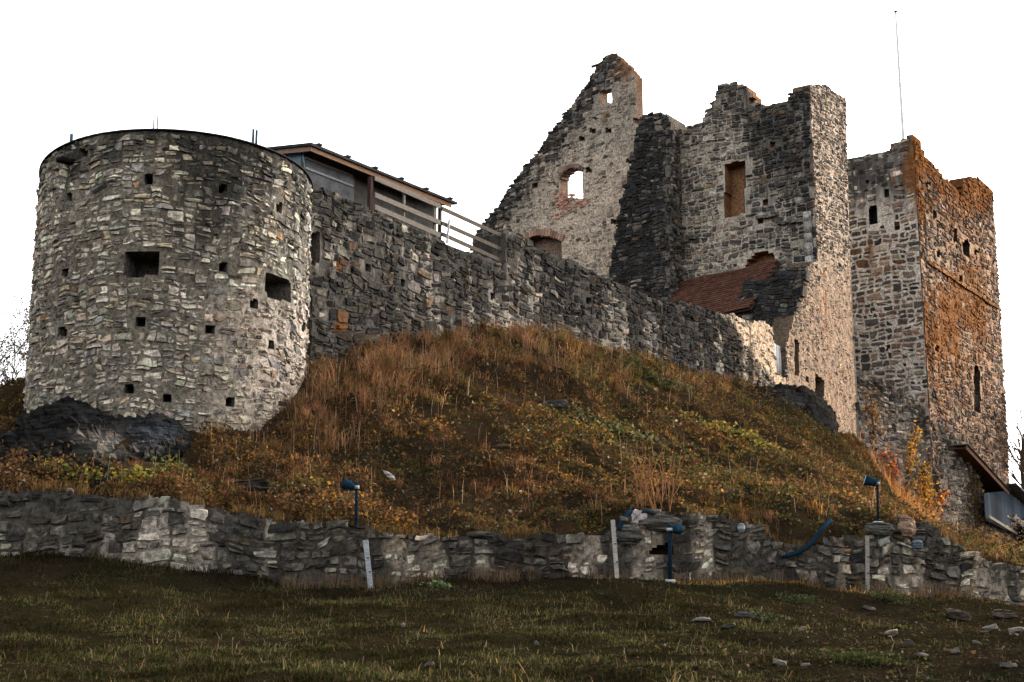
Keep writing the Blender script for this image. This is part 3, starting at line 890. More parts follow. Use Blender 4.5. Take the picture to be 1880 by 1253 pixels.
# brick relieving arches round the openings
gw = acc.build('gable_wall', M['stone'], ruin, org, smooth=False)
def arch_ring(plane, pts, n, w, h, tint, name, parent, o=0.03):
    a = Acc(); pts = np.array(pts, float)
    q = plane.sz(*pts.T)
    L = np.concatenate([[0], np.cumsum(np.hypot(*np.diff(q, axis=0).T))])
    rg = np.random.default_rng(7)
    for i in range(n):
        t = (i + 0.5) / n * L[-1]
        s_, z_ = np.interp(t, L, q[:, 0]), np.interp(t, L, q[:, 1])
        s2, z2 = np.interp(t + 0.05, L, q[:, 0]), np.interp(t + 0.05, L, q[:, 1]); s1, z1 = np.interp(t - 0.05, L, q[:, 0]), np.interp(t - 0.05, L, q[:, 1])
        tx = np.array([s2 - s1, z2 - z1]); tx /= np.linalg.norm(tx) + 1e-9
        d3 = np.array([plane.d[0] * tx[0], plane.d[1] * tx[0], tx[1]]); n3 = np.array([*plane.n, 0]); u3 = np.cross(d3, n3)
        a.box(plane.pos(s_, z_, o), (L[-1] / n * 0.82, 0.16, h * rg.uniform(0.85, 1.15)), np.array([d3, n3, u3]), np.array(tint) * rg.uniform(0.6, 1.35))
    return a.build(name, M['tile'], parent, org, smooth=False)
arch_ring(GP, [(962, 437), (985, 427), (1010, 428), (1036, 438)], 15, 0.12, 0.42, (0.27, 0.17, 0.125), 'brick_arch', ruin)
arch_ring(GP, [(1026, 328), (1035, 313), (1048, 306), (1062, 305), (1072, 312)], 12, 0.1, 0.25, (0.17, 0.125, 0.10), 'brick_arch', ruin)
# red bricks patching the big window's jamb
a = Acc(); rg = np.random.default_rng(3)
for i in range(46):
    x = rg.uniform(1020, 1052); y = rg.uniform(352, 402)
    if (x > 1034 and y > 385): continue
    P = on(GP, x, y, 0.02)
    a.box(P, (rg.uniform(0.2, 0.42), 0.12, rg.uniform(0.09, 0.13)), AX(GP), np.array((0.42, 0.22, 0.16)) * rg.uniform(0.6, 1.2))
for i in range(14):
    P = on(GP, rg.uniform(1056, 1078), rg.uniform(366, 382), 0.02)
    a.box(P, (rg.uniform(0.2, 0.42), 0.12, rg.uniform(0.09, 0.13)), AX(GP), np.array((0.42, 0.24, 0.17)) * rg.uniform(0.6, 1.2))
a.build('brick_patch', M['tile'], ruin, org, smooth=False)

# hall wall
def st_hall(px, py, s, z):
    pl = blob(px, py, 1320, 330, 60, 190) * 0.6 + blob(px, py, 1300, 450, 80, 60) * 0.5 + blob(px, py, 1440, 440, 40, 50) * 0.3
    stain = 0.36 - 0.45 * pl + 0.32 * blob(px, py, 1440, 280, 60, 80) + 0.3 * blob(px, py, 1400, 250, 40, 40) + 0.25 * smooth(240, 190, py) + 0.3 * blob(px, py, 1255, 440, 22, 40)
    lich = 0.12 * blob(px, py, 1345, 215, 60, 50) + 0.05
    mortar = mixm((0.30, 0.275, 0.24), (0.31, 0.265, 0.215), np.clip(pl * 1.5, 0, 1))
    cov = 0.0 + 0.42 * np.clip(pl, 0, 1) + 0.2 * (fbm(s, z, 0, 61, 3) - 0.5)
    return sty(px, mortar, stain, lich, cov, two(MIXD, DARK, lambda a, b: 0.55 * smooth(1370, 1420, a)), reveal=(0.20, 0.105, 0.055))
h_out = [(1234, 680), (1234, 242), (1262, 232), (1284, 226), (1296, 205), (1310, 182), (1322, 157), (1345, 152), (1364, 154), (1376, 168), (1390, 185), (1406, 198), (1430, 192), (1445, 189), (1447, 174), (1470, 164), (1493, 159, 0.0), (1493, 700, 0.0)]
h_op = [([(1330, 305), (1338, 300), (1350, 296), (1368, 295), (1368, 392), (1330, 401)], 0.9), ([(1368, 490), (1372, 477), (1385, 467), (1400, 462), (1415, 463), (1422, 470), (1422, 490)], 0.7)]
h_op += [(rect(a, b, 10, 10), 0.4) for a, b in ((1246, 407), (1405, 372), (1418, 265), (1482, 312), (1396, 405), (1380, 185))]
acc = Acc()
masonry(acc, VP_, h_out, h_op, 1.1, st_hall, stone=(0.36, 1.0, 0.22, 0.48), g=0.15, prot=0.07, seed=37, mrough=0.05, moff=-0.006, gap=0.03, ragged=0.25, hard=[(1474, 1600)])
acc.build('hall_wall', M['stone'], ruin, org, smooth=False)
# tall blocked window: dark upright strip standing in for the slot at its right
a = Acc(); P = on(VP_, 1362, 345, -0.55)
a.beam(on(VP_, 1362, 392, -0.5), on(VP_, 1362, 300, -0.5), 0.16, 0.16, (0.10, 0.06, 0.04), up=(1, 0, 0))
a.build('window_post', M['wood'], ruin, org)
# pier, corner quoins
a = Acc(); rg = np.random.default_rng(5)
z_ = VP_.sz(1488, 500)[1]; zt = VP_.sz(1488, 405)[1]; sx = VP_.sz(1486, 450)[0]
zz = z_
while zz < zt:
    h = rg.uniform(0.5, 1.0); a.box(VP_.pos(np.array(sx), np.array(zz + h / 2), 0.06), (0.42, 0.3, h - 0.03), AX(VP_), np.array((0.24, 0.23, 0.21)) * rg.uniform(0.8, 1.2)); zz += h
a.build('corner_shaft', M['stone'], ruin, org)
# small red corbel stone
a = Acc()
for (x, y, w_, h_) in ((1237, 497, 0.42, 0.35), (1237, 508, 0.28, 0.3)):
    a.box(on(VP_, x, y, 0.2), (w_, 0.45, h_), AX(VP_), (0.17, 0.075, 0.055))
a.build('corbel', M['tile'], ruin, org)
# broken ledges on hall wall
for (x0, y0, x1, y1) in ((1238, 448, 1282, 436), (1390, 402, 1425, 398), (1430, 412, 1488, 404)):
    n_ = int((x1 - x0) / 7); a = Acc()
    for i in range(n_):
        t = (i + 0.5) / n_
        a.box(on(VP_, x0 + (x1 - x0) * t, y0 + (y1 - y0) * t + rg.uniform(-1.5, 1.5), 0.08), ((x1 - x0) / n_ / 30.0 * 1.0, rg.uniform(0.25, 0.4), rg.uniform(0.1, 0.2)), AX(VP_), np.array((0.09, 0.08, 0.07)) * rg.uniform(0.6, 1.5))
    a.build('ledge', M['stone'], ruin, org, smooth=False)

# sunlit end wall (same line as the curtain wall)
def st_end(px, py, s, z):
    low = smooth(420, 560, py)
    stain = 0.22 * smooth(330, 200, py) + 0.14 + 0.10 * blob(px, py, 1520, 480, 40, 40) + 0.1 * blob(px, py, 1480, 560, 40, 60)
    mortar = mixm((0.34, 0.285, 0.235), (0.25, 0.187, 0.14), low)
    cov = 0.05 + 0.46 * low - 0.45 * smooth(1520, 1450, px) * smooth(480, 540, py) * smooth(760, 600, py) + 0.2 * (fbm(s, z, 0, 71, 3) - 0.5)
    return sty(px, mortar, stain, 0.10 + 0.2 * blob(px, py, 1540, 730, 40, 60), cov, two(MIXD, WARM, lambda a, b: 0.3 + 0.7 * smooth(420, 560, b)), reveal=(0.10, 0.075, 0.055))
EP = Plane(cornerC[:2] + UP.n * 0.03, UANG)
e_out = [(1490, 159, 0.12), (1516, 157), (1528, 168), (1553, 181), (1556, 300), (1562, 520), (1574, 830), (1446, 800), (1444, 640), (1455, 590), (1470, 530), (1484, 490), (1491, 470, 0.12)]
e_op = [([(1497, 686), (1513, 698), (1513, 735), (1497, 728)], 0.5), ([(1479, 690), (1485, 693), (1485, 703), (1479, 700)], 0.3), ([(1459, 622), (1467, 628), (1467, 690), (1459, 690)], 0.3)]
acc = Acc()
masonry(acc, EP, e_out, e_op, 1.1, st_end, stone=(0.32, 0.9, 0.2, 0.42), g=0.10, prot=0.035, seed=43, mrough=0.05, moff=0.0, gap=0.034, ragged=0.16, hard=[(1540, 1700)])
acc.build('end_wall', M['stone'], ruin, org, smooth=False)
# far return of the end wall so that it has a body
def st_plain(px, py, s, z): return sty(px, (0.25, 0.22, 0.19), 0.3, 0.1, 0.4, MIXD)
RP = Plane(on(UP, 1554, 400)[:2], VANG)
sA, sB = 0.0, 7.5
acc = Acc()
masonry(acc, RP, [(0.1, 8), (7.5, 8), (7.5, 24), (0.1, 26.5)], [], 0.6, st_plain, g=0.4, seed=44, sz_outline=True, stone=(0.4, 0.9, 0.3, 0.5))
acc.build('rear_wall', M['stone'], ruin, org, smooth=False)

# dark stub in front of the hall wall's right half
sp = on(UP, 1462, 560)
SPn = Plane(sp[:2] + VP_.n * 0.2 - UP.n * 0.1, R(-57), batter=0.30, zref=float(sp[2]))
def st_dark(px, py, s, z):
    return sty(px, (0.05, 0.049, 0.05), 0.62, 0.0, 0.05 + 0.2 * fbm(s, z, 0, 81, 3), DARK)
s_out = [(1340, 640), (1345, 566), (1358, 545), (1366, 520), (1378, 514), (1405, 517), (1418, 512), (1432, 507), (1440, 498), (1462, 490), (1476, 484), (1484, 492), (1470, 535), (1452, 590), (1440, 640), (1440, 690), (1340, 690)]
acc = Acc()
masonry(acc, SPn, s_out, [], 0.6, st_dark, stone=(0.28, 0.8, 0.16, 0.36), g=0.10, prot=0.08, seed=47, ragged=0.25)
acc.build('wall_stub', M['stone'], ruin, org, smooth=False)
# dark buttress between gable and hall
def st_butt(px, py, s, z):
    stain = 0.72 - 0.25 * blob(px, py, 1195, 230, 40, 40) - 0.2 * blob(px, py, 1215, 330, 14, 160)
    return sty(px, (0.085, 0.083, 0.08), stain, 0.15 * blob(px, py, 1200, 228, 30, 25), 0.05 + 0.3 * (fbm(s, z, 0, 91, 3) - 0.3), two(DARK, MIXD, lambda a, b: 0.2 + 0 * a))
BS = float(BP.sz(1231, 330)[0])
b_out = [(1178, 216), (1190, 210), (1212, 208), (1226, 214), (1236, 228, BS), (1212, 620, BS), (1100, 620), (1120, 498), (1133, 420), (1142, 370), (1160, 290), (1170, 240)]
acc = Acc()
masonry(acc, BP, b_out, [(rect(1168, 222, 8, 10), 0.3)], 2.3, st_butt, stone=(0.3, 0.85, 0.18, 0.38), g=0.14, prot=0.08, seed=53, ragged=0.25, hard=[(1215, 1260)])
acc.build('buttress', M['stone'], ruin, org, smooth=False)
bsp = BP.pos(np.array(BS), np.array(20.0), 0.0)
BSP = Plane(bsp[:2] + UP.n * 0.03, UANG)
acc = Acc(); zt_ = float(BP.sz(1230, 232)[1])
masonry(acc, BSP, [(-0.45, 12.0), (2.2, 12.0), (2.2, zt_ - 0.3), (0.5, zt_ - 0.1), (0.0, 20.0)], [], 0.3, lambda px, py, s, z: sty(px, (0.13, 0.125, 0.115), 0.45, 0.05, 0.1, MIXD), stone=(0.3, 0.8, 0.18, 0.38), g=0.14, seed=54, sz_outline=True)
acc.build('buttress_side', M['stone'], ruin, org, smooth=False)

# lean-to roof with clay tiles
tl = on(VP_, 1196, 532, 0.15); tr_ = on(VP_, 1432, 478, 0.15)
pitch = R(42)
dn = np.array([VP_.n[0] * math.cos(pitch), VP_.n[1] * math.cos(pitch), -math.sin(pitch)])
al = tr_ - tl; wid = np.linalg.norm(al); al /= wid
nrm = np.cross(dn, al); nrm = nrm if nrm[2] > 0 else -nrm
a = Acc(); rg = np.random.default_rng(8)
rows, cols_ = 21, int(wid / 0.24)
rl = 0.245
for r_ in range(rows):
    for c_ in range(cols_):
        t0 = (c_ + (0.5 if r_ % 2 else 0)) * wid / cols_
        sag = -0.05 * math.sin(c_ * 0.35)
        ctr = tl + al * (t0 + 0.09) + dn * (r_ * rl + 0.15) + nrm * (0.02 + sag + rg.uniform(-0.006, 0.006))
        dn2 = dn - nrm * 0.11; dn2 = dn2 / np.linalg.norm(dn2)
        dn2 = dn + nrm * 0.16; dn2 /= np.linalg.norm(dn2)
        n2 = np.cross(dn2, al)
        k_ = rg.uniform(0.65, 1.25)
        a.box(ctr, (wid / cols_ * 0.96, 0.33, 0.045), np.array([al, dn2, n2]), np.array((0.085, 0.042, 0.030)) * k_ * (0.75 if rg.random() < 0.12 else 1))
a.build('tiled_roof', M['tile'], ruin, org, smooth=False)
a = Acc()
a.box(tl + al * wid / 2 + dn * (rows * rl / 2) - nrm * 0.09, (wid, rows * rl, 0.1), np.array([al, dn, nrm]), (0.08, 0.055, 0.04))
a.build('roof_boards', M['wood'], ruin, org, smooth=False)

# ------------------------------------------------------------------ KEEP
org = np.array([keepK[0], keepK[1], 13.0])
keep_ = thing('square_keep', org, 'square stone keep stained with orange lichen at the far right, a flagpole on top', 'tower')
def st_kl(px, py, s, z):
    up = smooth(430, 330, py)
    stain = 0.05 + 0.42 * up + 0.25 * smooth(1650, 1570, px) * up
    lich = 0.75 * blob(px, py, 1597, 470, 12, 70) + 0.5 * blob(px, py, 1660, 320, 30, 50) + 0.5 * blob(px, py, 1650, 480, 8, 60) + 0.6 * smooth(1650, 1680, px) * smooth(460, 300, py) + 0.35 * smooth(1672, 1690, px)
    mortar = mixm((0.42, 0.385, 0.34), (0.16, 0.15, 0.137), up)
    return sty(px, mortar, stain, lich, 0.02 + 0.25 * up, two(two(BROWN, DARK, lambda a, b: 0.35 + 0 * a), GREY, lambda a, b: 0.55 * smooth(430, 350, b)), reveal=(0.02, 0.02, 0.02), loss=0.0)
kl_out = [(1515, 900), (1515, 300), (1555, 294), (1575, 290), (1600, 284), (1634, 277), (1644, 264), (1655, 254), (1674, 249, 0.1), (1684, 254, 0.0), (1715, 900, 0.0)]
kl_op = [([(1596, 379), (1610, 378), (1610, 411), (1596, 412)], 0.7), (rect(1647, 415, 9, 14), 0.5), (rect(1628, 355, 8, 14), 0.3), (rect(1592, 334, 5, 6), 0.3), (rect(1661, 670, 5, 5), 0.3)]
acc = Acc()
masonry(acc, KL, kl_out, kl_op, 1.6, st_kl, stone=(0.5, 1.3, 0.32, 0.66), g=0.2, prot=0.05, seed=59, mrough=0.05, moff=0.0, gap=0.06, ragged=0.2, hard=[(1660, 1800)])
acc.build('left_wall', M['stone'], keep_, org, smooth=False)
def st_kr(px, py, s, z):
    stain = 0.16 + 0.3 * smooth(500, 360, py)
    lich = 0.27 + 0.55 * (fbm(s * 0.35, z * 0.22, 0, 63, 3) - 0.5) + 0.42 * blob(px, py, 1755, 580, 70, 110) + 0.2 * smooth(1700, 1690, px) + 0.25 * smooth(60, 20, py - np.interp(px, [1690, 1768, 1823], [270, 350, 345])) - 0.55 * blob(px, py, 1720, 470, 40, 60) - 0.35 * blob(px, py, 1775, 620, 14, 30) \
        - 0.3 * smooth(1800, 1840, px) + 0.2 * smooth(760, 560, py) - 0.25 * smooth(700, 850, py)
    mortar = mixm((0.26, 0.185, 0.13), (0.17, 0.115, 0.08), smooth(450, 350, py))
    return sty(px, mortar, stain, lich, 0.0 + 0.3 * blob(px, py, 1760, 580, 50, 110), BROWN, reveal=(0.035, 0.03, 0.027), loss=0.02)
kr_out = [(1684, 254, 0.12), (1690, 272), (1702, 290), (1715, 304), (1730, 322), (1745, 337), (1762, 358), (1768, 364), (1769, 331), (1782, 327), (1800, 329), (1812, 341), (1823, 352), (1836, 560), (1856, 930), (1760, 930), (1706, 860, 0.12)]
kr_op = [([(1768, 446), (1772, 439), (1777, 440), (1780, 449), (1780, 474), (1768, 466)], 0.8), ([(1788, 674), (1793, 671), (1799, 680), (1801, 760), (1789, 752)], 0.7)]
kr_op += [(rect(a, b, w_, h_), 0.5) for a, b, w_, h_ in ((1754, 432, 7, 26), (1716, 394, 7, 16), (1704, 338, 10, 8), (1696, 418, 5, 10), (1723, 465, 6, 12), (1793, 463, 8, 8), (1764, 512, 7, 14), (1812, 552, 6, 12), (1721, 640, 8, 8))]
acc = Acc()
masonry(acc, KR, kr_out, kr_op, 1.6, st_kr, stone=(0.5, 1.2, 0.32, 0.64), g=0.2, prot=0.06, seed=61, gap=0.045, ragged=0.25, hard=[(1690, 1712), (1826, 1900)])
acc.build('right_wall', M['stone'], keep_, org, smooth=False)
LK = KR.sz(1838, 600)[0]
LL = KL.sz(1515, 600)[0]
# string course on the right wall
a = Acc(); rg = np.random.default_rng(15)
for i in range(26):
    t = (i + 0.5) / 26
    x, y = 1702 + (1830 - 1702) * t, 482 + (566 - 482) * t
    a.box(on(KR, x, y + rg.uniform(-1, 1), 0.05), (LK / 26 * 0.95, rg.uniform(0.12, 0.26), rg.uniform(0.14, 0.24)), AX(KR), np.array((0.17, 0.09, 0.045)) * rg.uniform(0.6, 1.2))
a.build('string_course', M['stone'], keep_, org, smooth=False)
# the two hidden walls give the keep its body
far = KR.pos(np.array(LK), np.array(0.0), -0.0)
acc = Acc()
masonry(acc, Plane(far[:2] - KR.d * 1.2, R(-55)), [(1.5, 6), (14, 6), (14, 26), (1.5, 28)], [], 1.2, st_plain, g=0.5, seed=62, sz_outline=True, stone=(0.6, 1.2, 0.4, 0.6))
acc.build('rear_wall', M['stone'], keep_, org, smooth=False)
# iron grille in the lower window, and its pale stone frame
a = Acc()
for i in range(4):
    t = (i + 0.5) / 4
    p0 = on(KR, 1790 + 10 * t, 720 + 6 * t, -0.2); p1 = on(KR, 1790 + 10 * t, 757 + 4 * t, -0.2)
    a.tube([p0, p1], 0.025, 6, (0.06, 0.065, 0.07))
for yy in (722, 740, 755): a.tube([on(KR, 1789, yy - 1, -0.2), on(KR, 1801, yy + 7, -0.2)], 0.02, 6, (0.06, 0.065, 0.07))
a.build('window_grille', M['metal'], keep_, org)
# platform inside the keep
kc = KR.pos(np.array(LK / 2), np.array(23.5), -0.0)
a = Acc()
c0 = keepK[:2] + KR.d * 1.4 + KL.d * 1.4; c1 = keepK[:2] + KR.d * (LK - 1.6) + KL.d * 1.4; c2 = c1 + KL.d * 11; c3 = c0 + KL.d * 11
zpl = 23.3
a.add(np.array([[*c0, zpl], [*c1, zpl], [*c2, zpl], [*c3, zpl], [*c0, zpl - 0.3], [*c1, zpl - 0.3], [*c2, zpl - 0.3], [*c3, zpl - 0.3]]),
      np.array([[0, 1, 2, 3], [7, 6, 5, 4], [0, 4, 5, 1], [1, 5, 6, 2], [2, 6, 7, 3], [3, 7, 4, 0]]), (0.2, 0.19, 0.17))
a.build('platform', M['stone'], keep_, org, smooth=False)

# flagpole
fp = at(1659, 252, 91.0); top = at(1642, 24, 91.0)
fb = np.array([fp[0], 91.0, zpl])
ft = np.array([fp[0] - 0.06, 91.0, top[2]])
fl = thing('flagpole', fb, 'slim pale grey flagpole without a flag, on top of the keep', 'flagpole')
a = Acc(); n_ = 12
P = [fb + (ft - fb) * t for t in np.linspace(0, 1, n_)]
a.tube(P, np.linspace(0.14, 0.075, n_), 10, (0.66, 0.71, 0.74)); a.build('pole', M['metal'], fl, fb)
a = Acc(); a.tube([ft, ft + np.array([0, 0, 0.04]), ft + np.array([0, 0, 0.12]), ft + np.array([0, 0, 0.2])], [0.05, 0.13, 0.12, 0.03], 10, (0.08, 0.06, 0.04)); a.build('finial', M['metal'], fl, fb)
a = Acc(); q = fb + (ft - fb) * 0.33; a.tube([q, q + np.array([0, 0, 0.12])], 0.14, 10, (0.2, 0.2, 0.2)); a.build('bracket', M['metal'], fl, fb)

# ------------------------------------------------------------------ OUTER WALL on the right
def st_outer(px, py, s, z):
    top = py - np.interp(px, [1578, 1640, 1690, 1770, 1800], [692, 715, 742, 830, 900])
    stain = 0.08 + 0.42 * smooth(70, 5, top) + 0.15 * blob(px, py, 1600, 760, 30, 50) + 0.3 * blob(px, py, 1790, 940, 18, 70)
    lich = 0.15 + 0.25 * blob(px, py, 1590, 830, 40, 40)
    mortar = mixm((0.28, 0.245, 0.21), (0.12, 0.11, 0.10), smooth(70, 5, top))
    return sty(px, mortar, stain, lich, 0.1, two(WARM, MIXD, lambda a, b: 0.45 + 0 * a), loss=0.05)
o_out = [(1572, 692), (1590, 690), (1600, 698), (1625, 700), (1640, 716), (1668, 726), (1690, 744), (1705, 752), (1722, 770), (1745, 792), (1762, 812), (1772, 842), (1790, 862), (1812, 918), (1818, 938), (1850, 948), (1880, 955), (1960, 960), (1960, 1140), (1750, 1090), (1640, 980), (1572, 850)]
org = on(OW, 1700, 960)
acc = Acc()
masonry(acc, OW, o_out, [], 1.0, st_outer, stone=(0.32, 0.9, 0.2, 0.4), g=0.16, prot=0.08, seed=67, ragged=0.35)
ow = acc.build('outer_wall', M['stone'], None, org, smooth=False)
tag(ow, 'rough grey rubble wall with yellow creepers, stepping down below the keep', 'wall')

# ------------------------------------------------------------------ LOWER RETAINING WALL
def st_lower(px, py, s, z):
    streak = fbm(s * 1.5, z * 0.25, 0, 101, 3)
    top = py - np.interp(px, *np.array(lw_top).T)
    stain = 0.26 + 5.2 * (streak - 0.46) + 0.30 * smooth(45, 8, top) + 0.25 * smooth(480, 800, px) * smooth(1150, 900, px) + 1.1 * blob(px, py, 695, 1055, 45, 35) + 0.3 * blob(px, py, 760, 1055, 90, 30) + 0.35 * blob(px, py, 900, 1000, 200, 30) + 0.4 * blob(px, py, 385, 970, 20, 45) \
        + 0.3 * blob(px, py, 1455, 1040, 40, 45) + 0.35 * blob(px, py, 1745, 1050, 40, 40) - 0.35 * blob(px, py, 250, 1010, 200, 40) - 0.15 * smooth(300, 0, px)  # strongest dark spot, behind the leaning stake, paints a shadowy patch
    lich = 0.04 + 0.1 * smooth(500, 900, px)
    mortar = mixm((0.225, 0.20, 0.165), (0.17, 0.142, 0.112), smooth(400, 700, px))
    return sty(px, mortar, stain, lich, 0.10 + 0.8 * (fbm(s * 0.8, z * 0.8, 0, 111, 3) - 0.38), two(PALE, two(GREY, MIXD, lambda a, b: 0.4 + 0 * a), lambda a, b: 0.65 * smooth(450, 800, a)), reveal=(0.03, 0.025, 0.02), loss=0.03)
lw_out = lw_top + [(x, y + 25) for x, y in lw_base[::-1]]
lw_op = [([(1186, 1014), (1196, 1008), (1206, 1003), (1220, 999), (1233, 997), (1237, 1008), (1235, 1016), (1222, 1019), (1205, 1017)], 0.4)]
org = LW.pos(np.array(10.0), np.array(1.0), 0.0)
acc = Acc()
masonry(acc, LW, lw_out, lw_op, 0.7, st_lower, stone=(0.16, 0.75, 0.1, 0.42), g=0.06, prot=0.055, cvar=0.35, mrough=0.05, moff=-0.01, gap=0.026, seed=71, ragged=0.16)
lwall = acc.build('retaining_wall', M['stone'], None, org, smooth=False)
tag(lwall, 'low rough stone retaining wall with black streaks, along the foot of the slope', 'wall')

# ------------------------------------------------------------------ HUT on the curtain wall
HP = Plane(UP.P0 - UP.n * 0.55, UANG)          # plane of the roof edge facing us
A0 = on(HP, 571, 263); A1 = on(HP, 833, 370)
zroof = float(A0[2])
s_a, s_b = float(HP.sz(571, 263)[0]), float(HP.sz(833, 370)[0])
org = HP.pos(np.array(s_a), np.array(zroof - 2.6), -0.5)
hut = thing('wooden_hut', org, 'low wooden hut with a flat dark sheet roof, on the wall between tower and gable', 'hut')
W_ = np.array([[*UP.d, 0], [*UP.n, 0], [0, 0, 1]])
def hp_(s, z, o): return HP.pos(np.array(float(s)), np.array(float(z)), float(o))
z2 = float(A1[2])
depth_ = 4.6
def hz(s, o): return zroof + (z2 - zroof) * (s - s_a) / (s_b - s_a) + 0.11 * (-o)
def slab(a, s0, s1, o0, o1, dz0, dz1, tint):
    c = [(s0, o0), (s1, o0), (s1, o1), (s0, o1)]
    V = [hp_(s, hz(s, o) + dz0, o) for s, o in c] + [hp_(s, hz(s, o) + dz1, o) for s, o in c]
    a.add(np.array(V), np.array([[0, 3, 2, 1], [4, 5, 6, 7], [0, 1, 5, 4], [1, 2, 6, 5], [2, 3, 7, 6], [3, 0, 4, 7]]), tint)
a = Acc(); slab(a, s_a - 0.05, s_b + 0.15, 0.06, -depth_, -0.09, 0.0, (0.035, 0.033, 0.032)); rf = a.build('roof', M['panel'], hut, org, smooth=False)
for i in range(6):
    a = Acc(); s = s_a + 0.35 + (s_b - s_a - 0.6) * i / 5.0
    a.box(hp_(s, hz(s, 0) + 0.035, 0.0), (0.16, 0.2, 0.06), W_, (0.03, 0.03, 0.03))
    o_ = a.build('snow_guard', M['panel'], rf, org, smooth=False); o_.location = (0, 0, 0)
a = Acc(); slab(a, s_a + 0.02, s_b - 0.1, -0.02, -0.07, -0.25, -0.09, (0.20, 0.118, 0.075)); a.build('fascia_board', M['wood'], hut, org, smooth=False)
a = Acc(); slab(a, s_a + 0.02, s_a + 0.07, -0.08, -depth_ + 0.1, -0.25, -0.09, (0.22, 0.15, 0.11)); a.build('fascia_board', M['wood'], hut, org, smooth=False)
a = Acc(); slab(a, s_a + 0.08, s_b - 0.12, -0.08, -depth_ + 0.2, -0.15, -0.10, (0.06, 0.04, 0.03)); a.build('ceiling', M['wood'], hut, org, smooth=False)
# side walls
wo_ = -0.50
sw = s_a + 0.32
sm_ = float(HP.sz(672, 340)[0])
a = Acc(); slab(a, sw, sm_, wo_, wo_ - 0.08, -2.4, -0.16, (0.085, 0.085, 0.088)); a.build('wall_panel', M['panel'], hut, org, smooth=False)
a = Acc(); slab(a, sm_, s_b - 0.12, wo_ - 0.15, wo_ - 0.23, -2.6, -0.16, (0.06, 0.055, 0.05)); a.build('wall_panel', M['panel'], hut, org, smooth=False)
a = Acc()
for dz in (-0.38, -0.72):
    a = Acc(); slab(a, sw - 0.03, sm_ - 0.1, wo_ + 0.04, wo_ + 0.003, dz, dz + 0.07, (0.20, 0.195, 0.19)); a.build('batten', M['wood'], hut, org, smooth=False)
# plastic sheet closing the end towards the tower: crinkled
a = Acc(); nu, nv = 26, 18
uu, vv_ = np.meshgrid(np.linspace(0, 1, nu), np.linspace(0, 1, nv), indexing='ij')
ss = sw - 0.02 - 0.16 * (fbm(uu * 5, vv_ * 5, 0, 3, 3) - 0.3)
oo = wo_ - uu * 3.4
P = np.stack([hp_(0, 0, 0)[0] + UP.d[0] * ss + UP.n[0] * oo, hp_(0, 0, 0)[1] + UP.d[1] * ss + UP.n[1] * oo, zroof - 0.2 - vv_ * 2.0 + 0.11 * (-oo)], -1)
idx = np.arange(nu * nv).reshape(nu, nv)
f = np.stack([idx[:-1, :-1], idx[1:, :-1], idx[1:, 1:], idx[:-1, 1:]], -1).reshape(-1, 4)
a.add(P.reshape(-1, 3), f, (0.17, 0.26, 0.32)); a.build('plastic_sheet', M['sheet'], hut, org)
for s, o in ((sw, wo_), (s_b - 0.55, wo_ - 0.2), (sw, -depth_ + 0.4), (s_b - 0.55, -depth_ + 0.4), (sm_ + 0.1, wo_ - 0.2)):
    a = Acc(); a.beam(hp_(s, zroof - 2.9, o - 0.1), hp_(s, hz(s, o) - 0.16, o - 0.1), 0.12, 0.12, (0.09, 0.075, 0.06), up=(1, 0, 0)); a.build('post', M['wood'], hut, org, smooth=False)

# ------------------------------------------------------------------ RAILING on the curtain wall
RL = Plane(UP.P0 - UP.n * 0.28, UANG)
org = on(RL, 807, 440)
rail = thing('wooden_railing', org, 'weathered three rail wooden railing on top of the curtain wall', 'railing')
for (x, y0, y1, w_, c) in ((679, 325, 392, 0.13, (0.055, 0.035, 0.03)), (807, 377, 446, 0.10, (0.07, 0.05, 0.04)), (926, 430, 494, 0.07, (0.24, 0.25, 0.26))):
    a = Acc(); p0 = on(RL, x, y1); p1 = on(RL, x, y0); p1[:2] = p0[:2]
    a.beam(p0 - np.array([0, 0, 0.15]), p1, w_, w_, c, up=(UP.d[0], UP.d[1], 0)); a.build('post', M['wood'], rail, org, smooth=False)
for segs in (((684, 328, 804, 380), (808, 384, 924, 437)), ((684, 359, 804, 410), (808, 411, 924, 462)), ((684, 381, 804, 433), (808, 431, 924, 483))):
    for x0, y0, x1, y1 in segs:
        a = Acc(); a.beam(on(RL, x0, y0, 0.09), on(RL, x1, y1, 0.09), 0.045, 0.17 if x0 < 700 else 0.14, (0.17, 0.145, 0.12) if x0 < 700 else (0.11, 0.09, 0.072))
        a.build('rail', M['wood'], rail, org, smooth=False)
for (x, y0, y1) in ((741, 348, 402), (797, 372, 424)):
    a = Acc(); p0 = on(RL, x, y1, 0.0); p1 = on(RL, x, y0, 0.0); p1[:2] = p0[:2]
    a.beam(p0, p1, 0.07, 0.07, (0.2, 0.17, 0.14), up=(UP.d[0], UP.d[1], 0)); a.build('upright', M['wood'], rail, org, smooth=False)
p0 = on(RL, 811, 443, 0.22); p1 = on(RL, 818, 406, 0.16)
sk = thing('leaning_batten', p0, 'thin pale batten leaning against the railing post by the hut', 'batten')
a = Acc(); a.beam(p0 - np.array([0, 0, 0.1]), p1, 0.06, 0.06, (0.36, 0.36, 0.35)); a.build('stick', M['wood'], sk, p0, smooth=False)

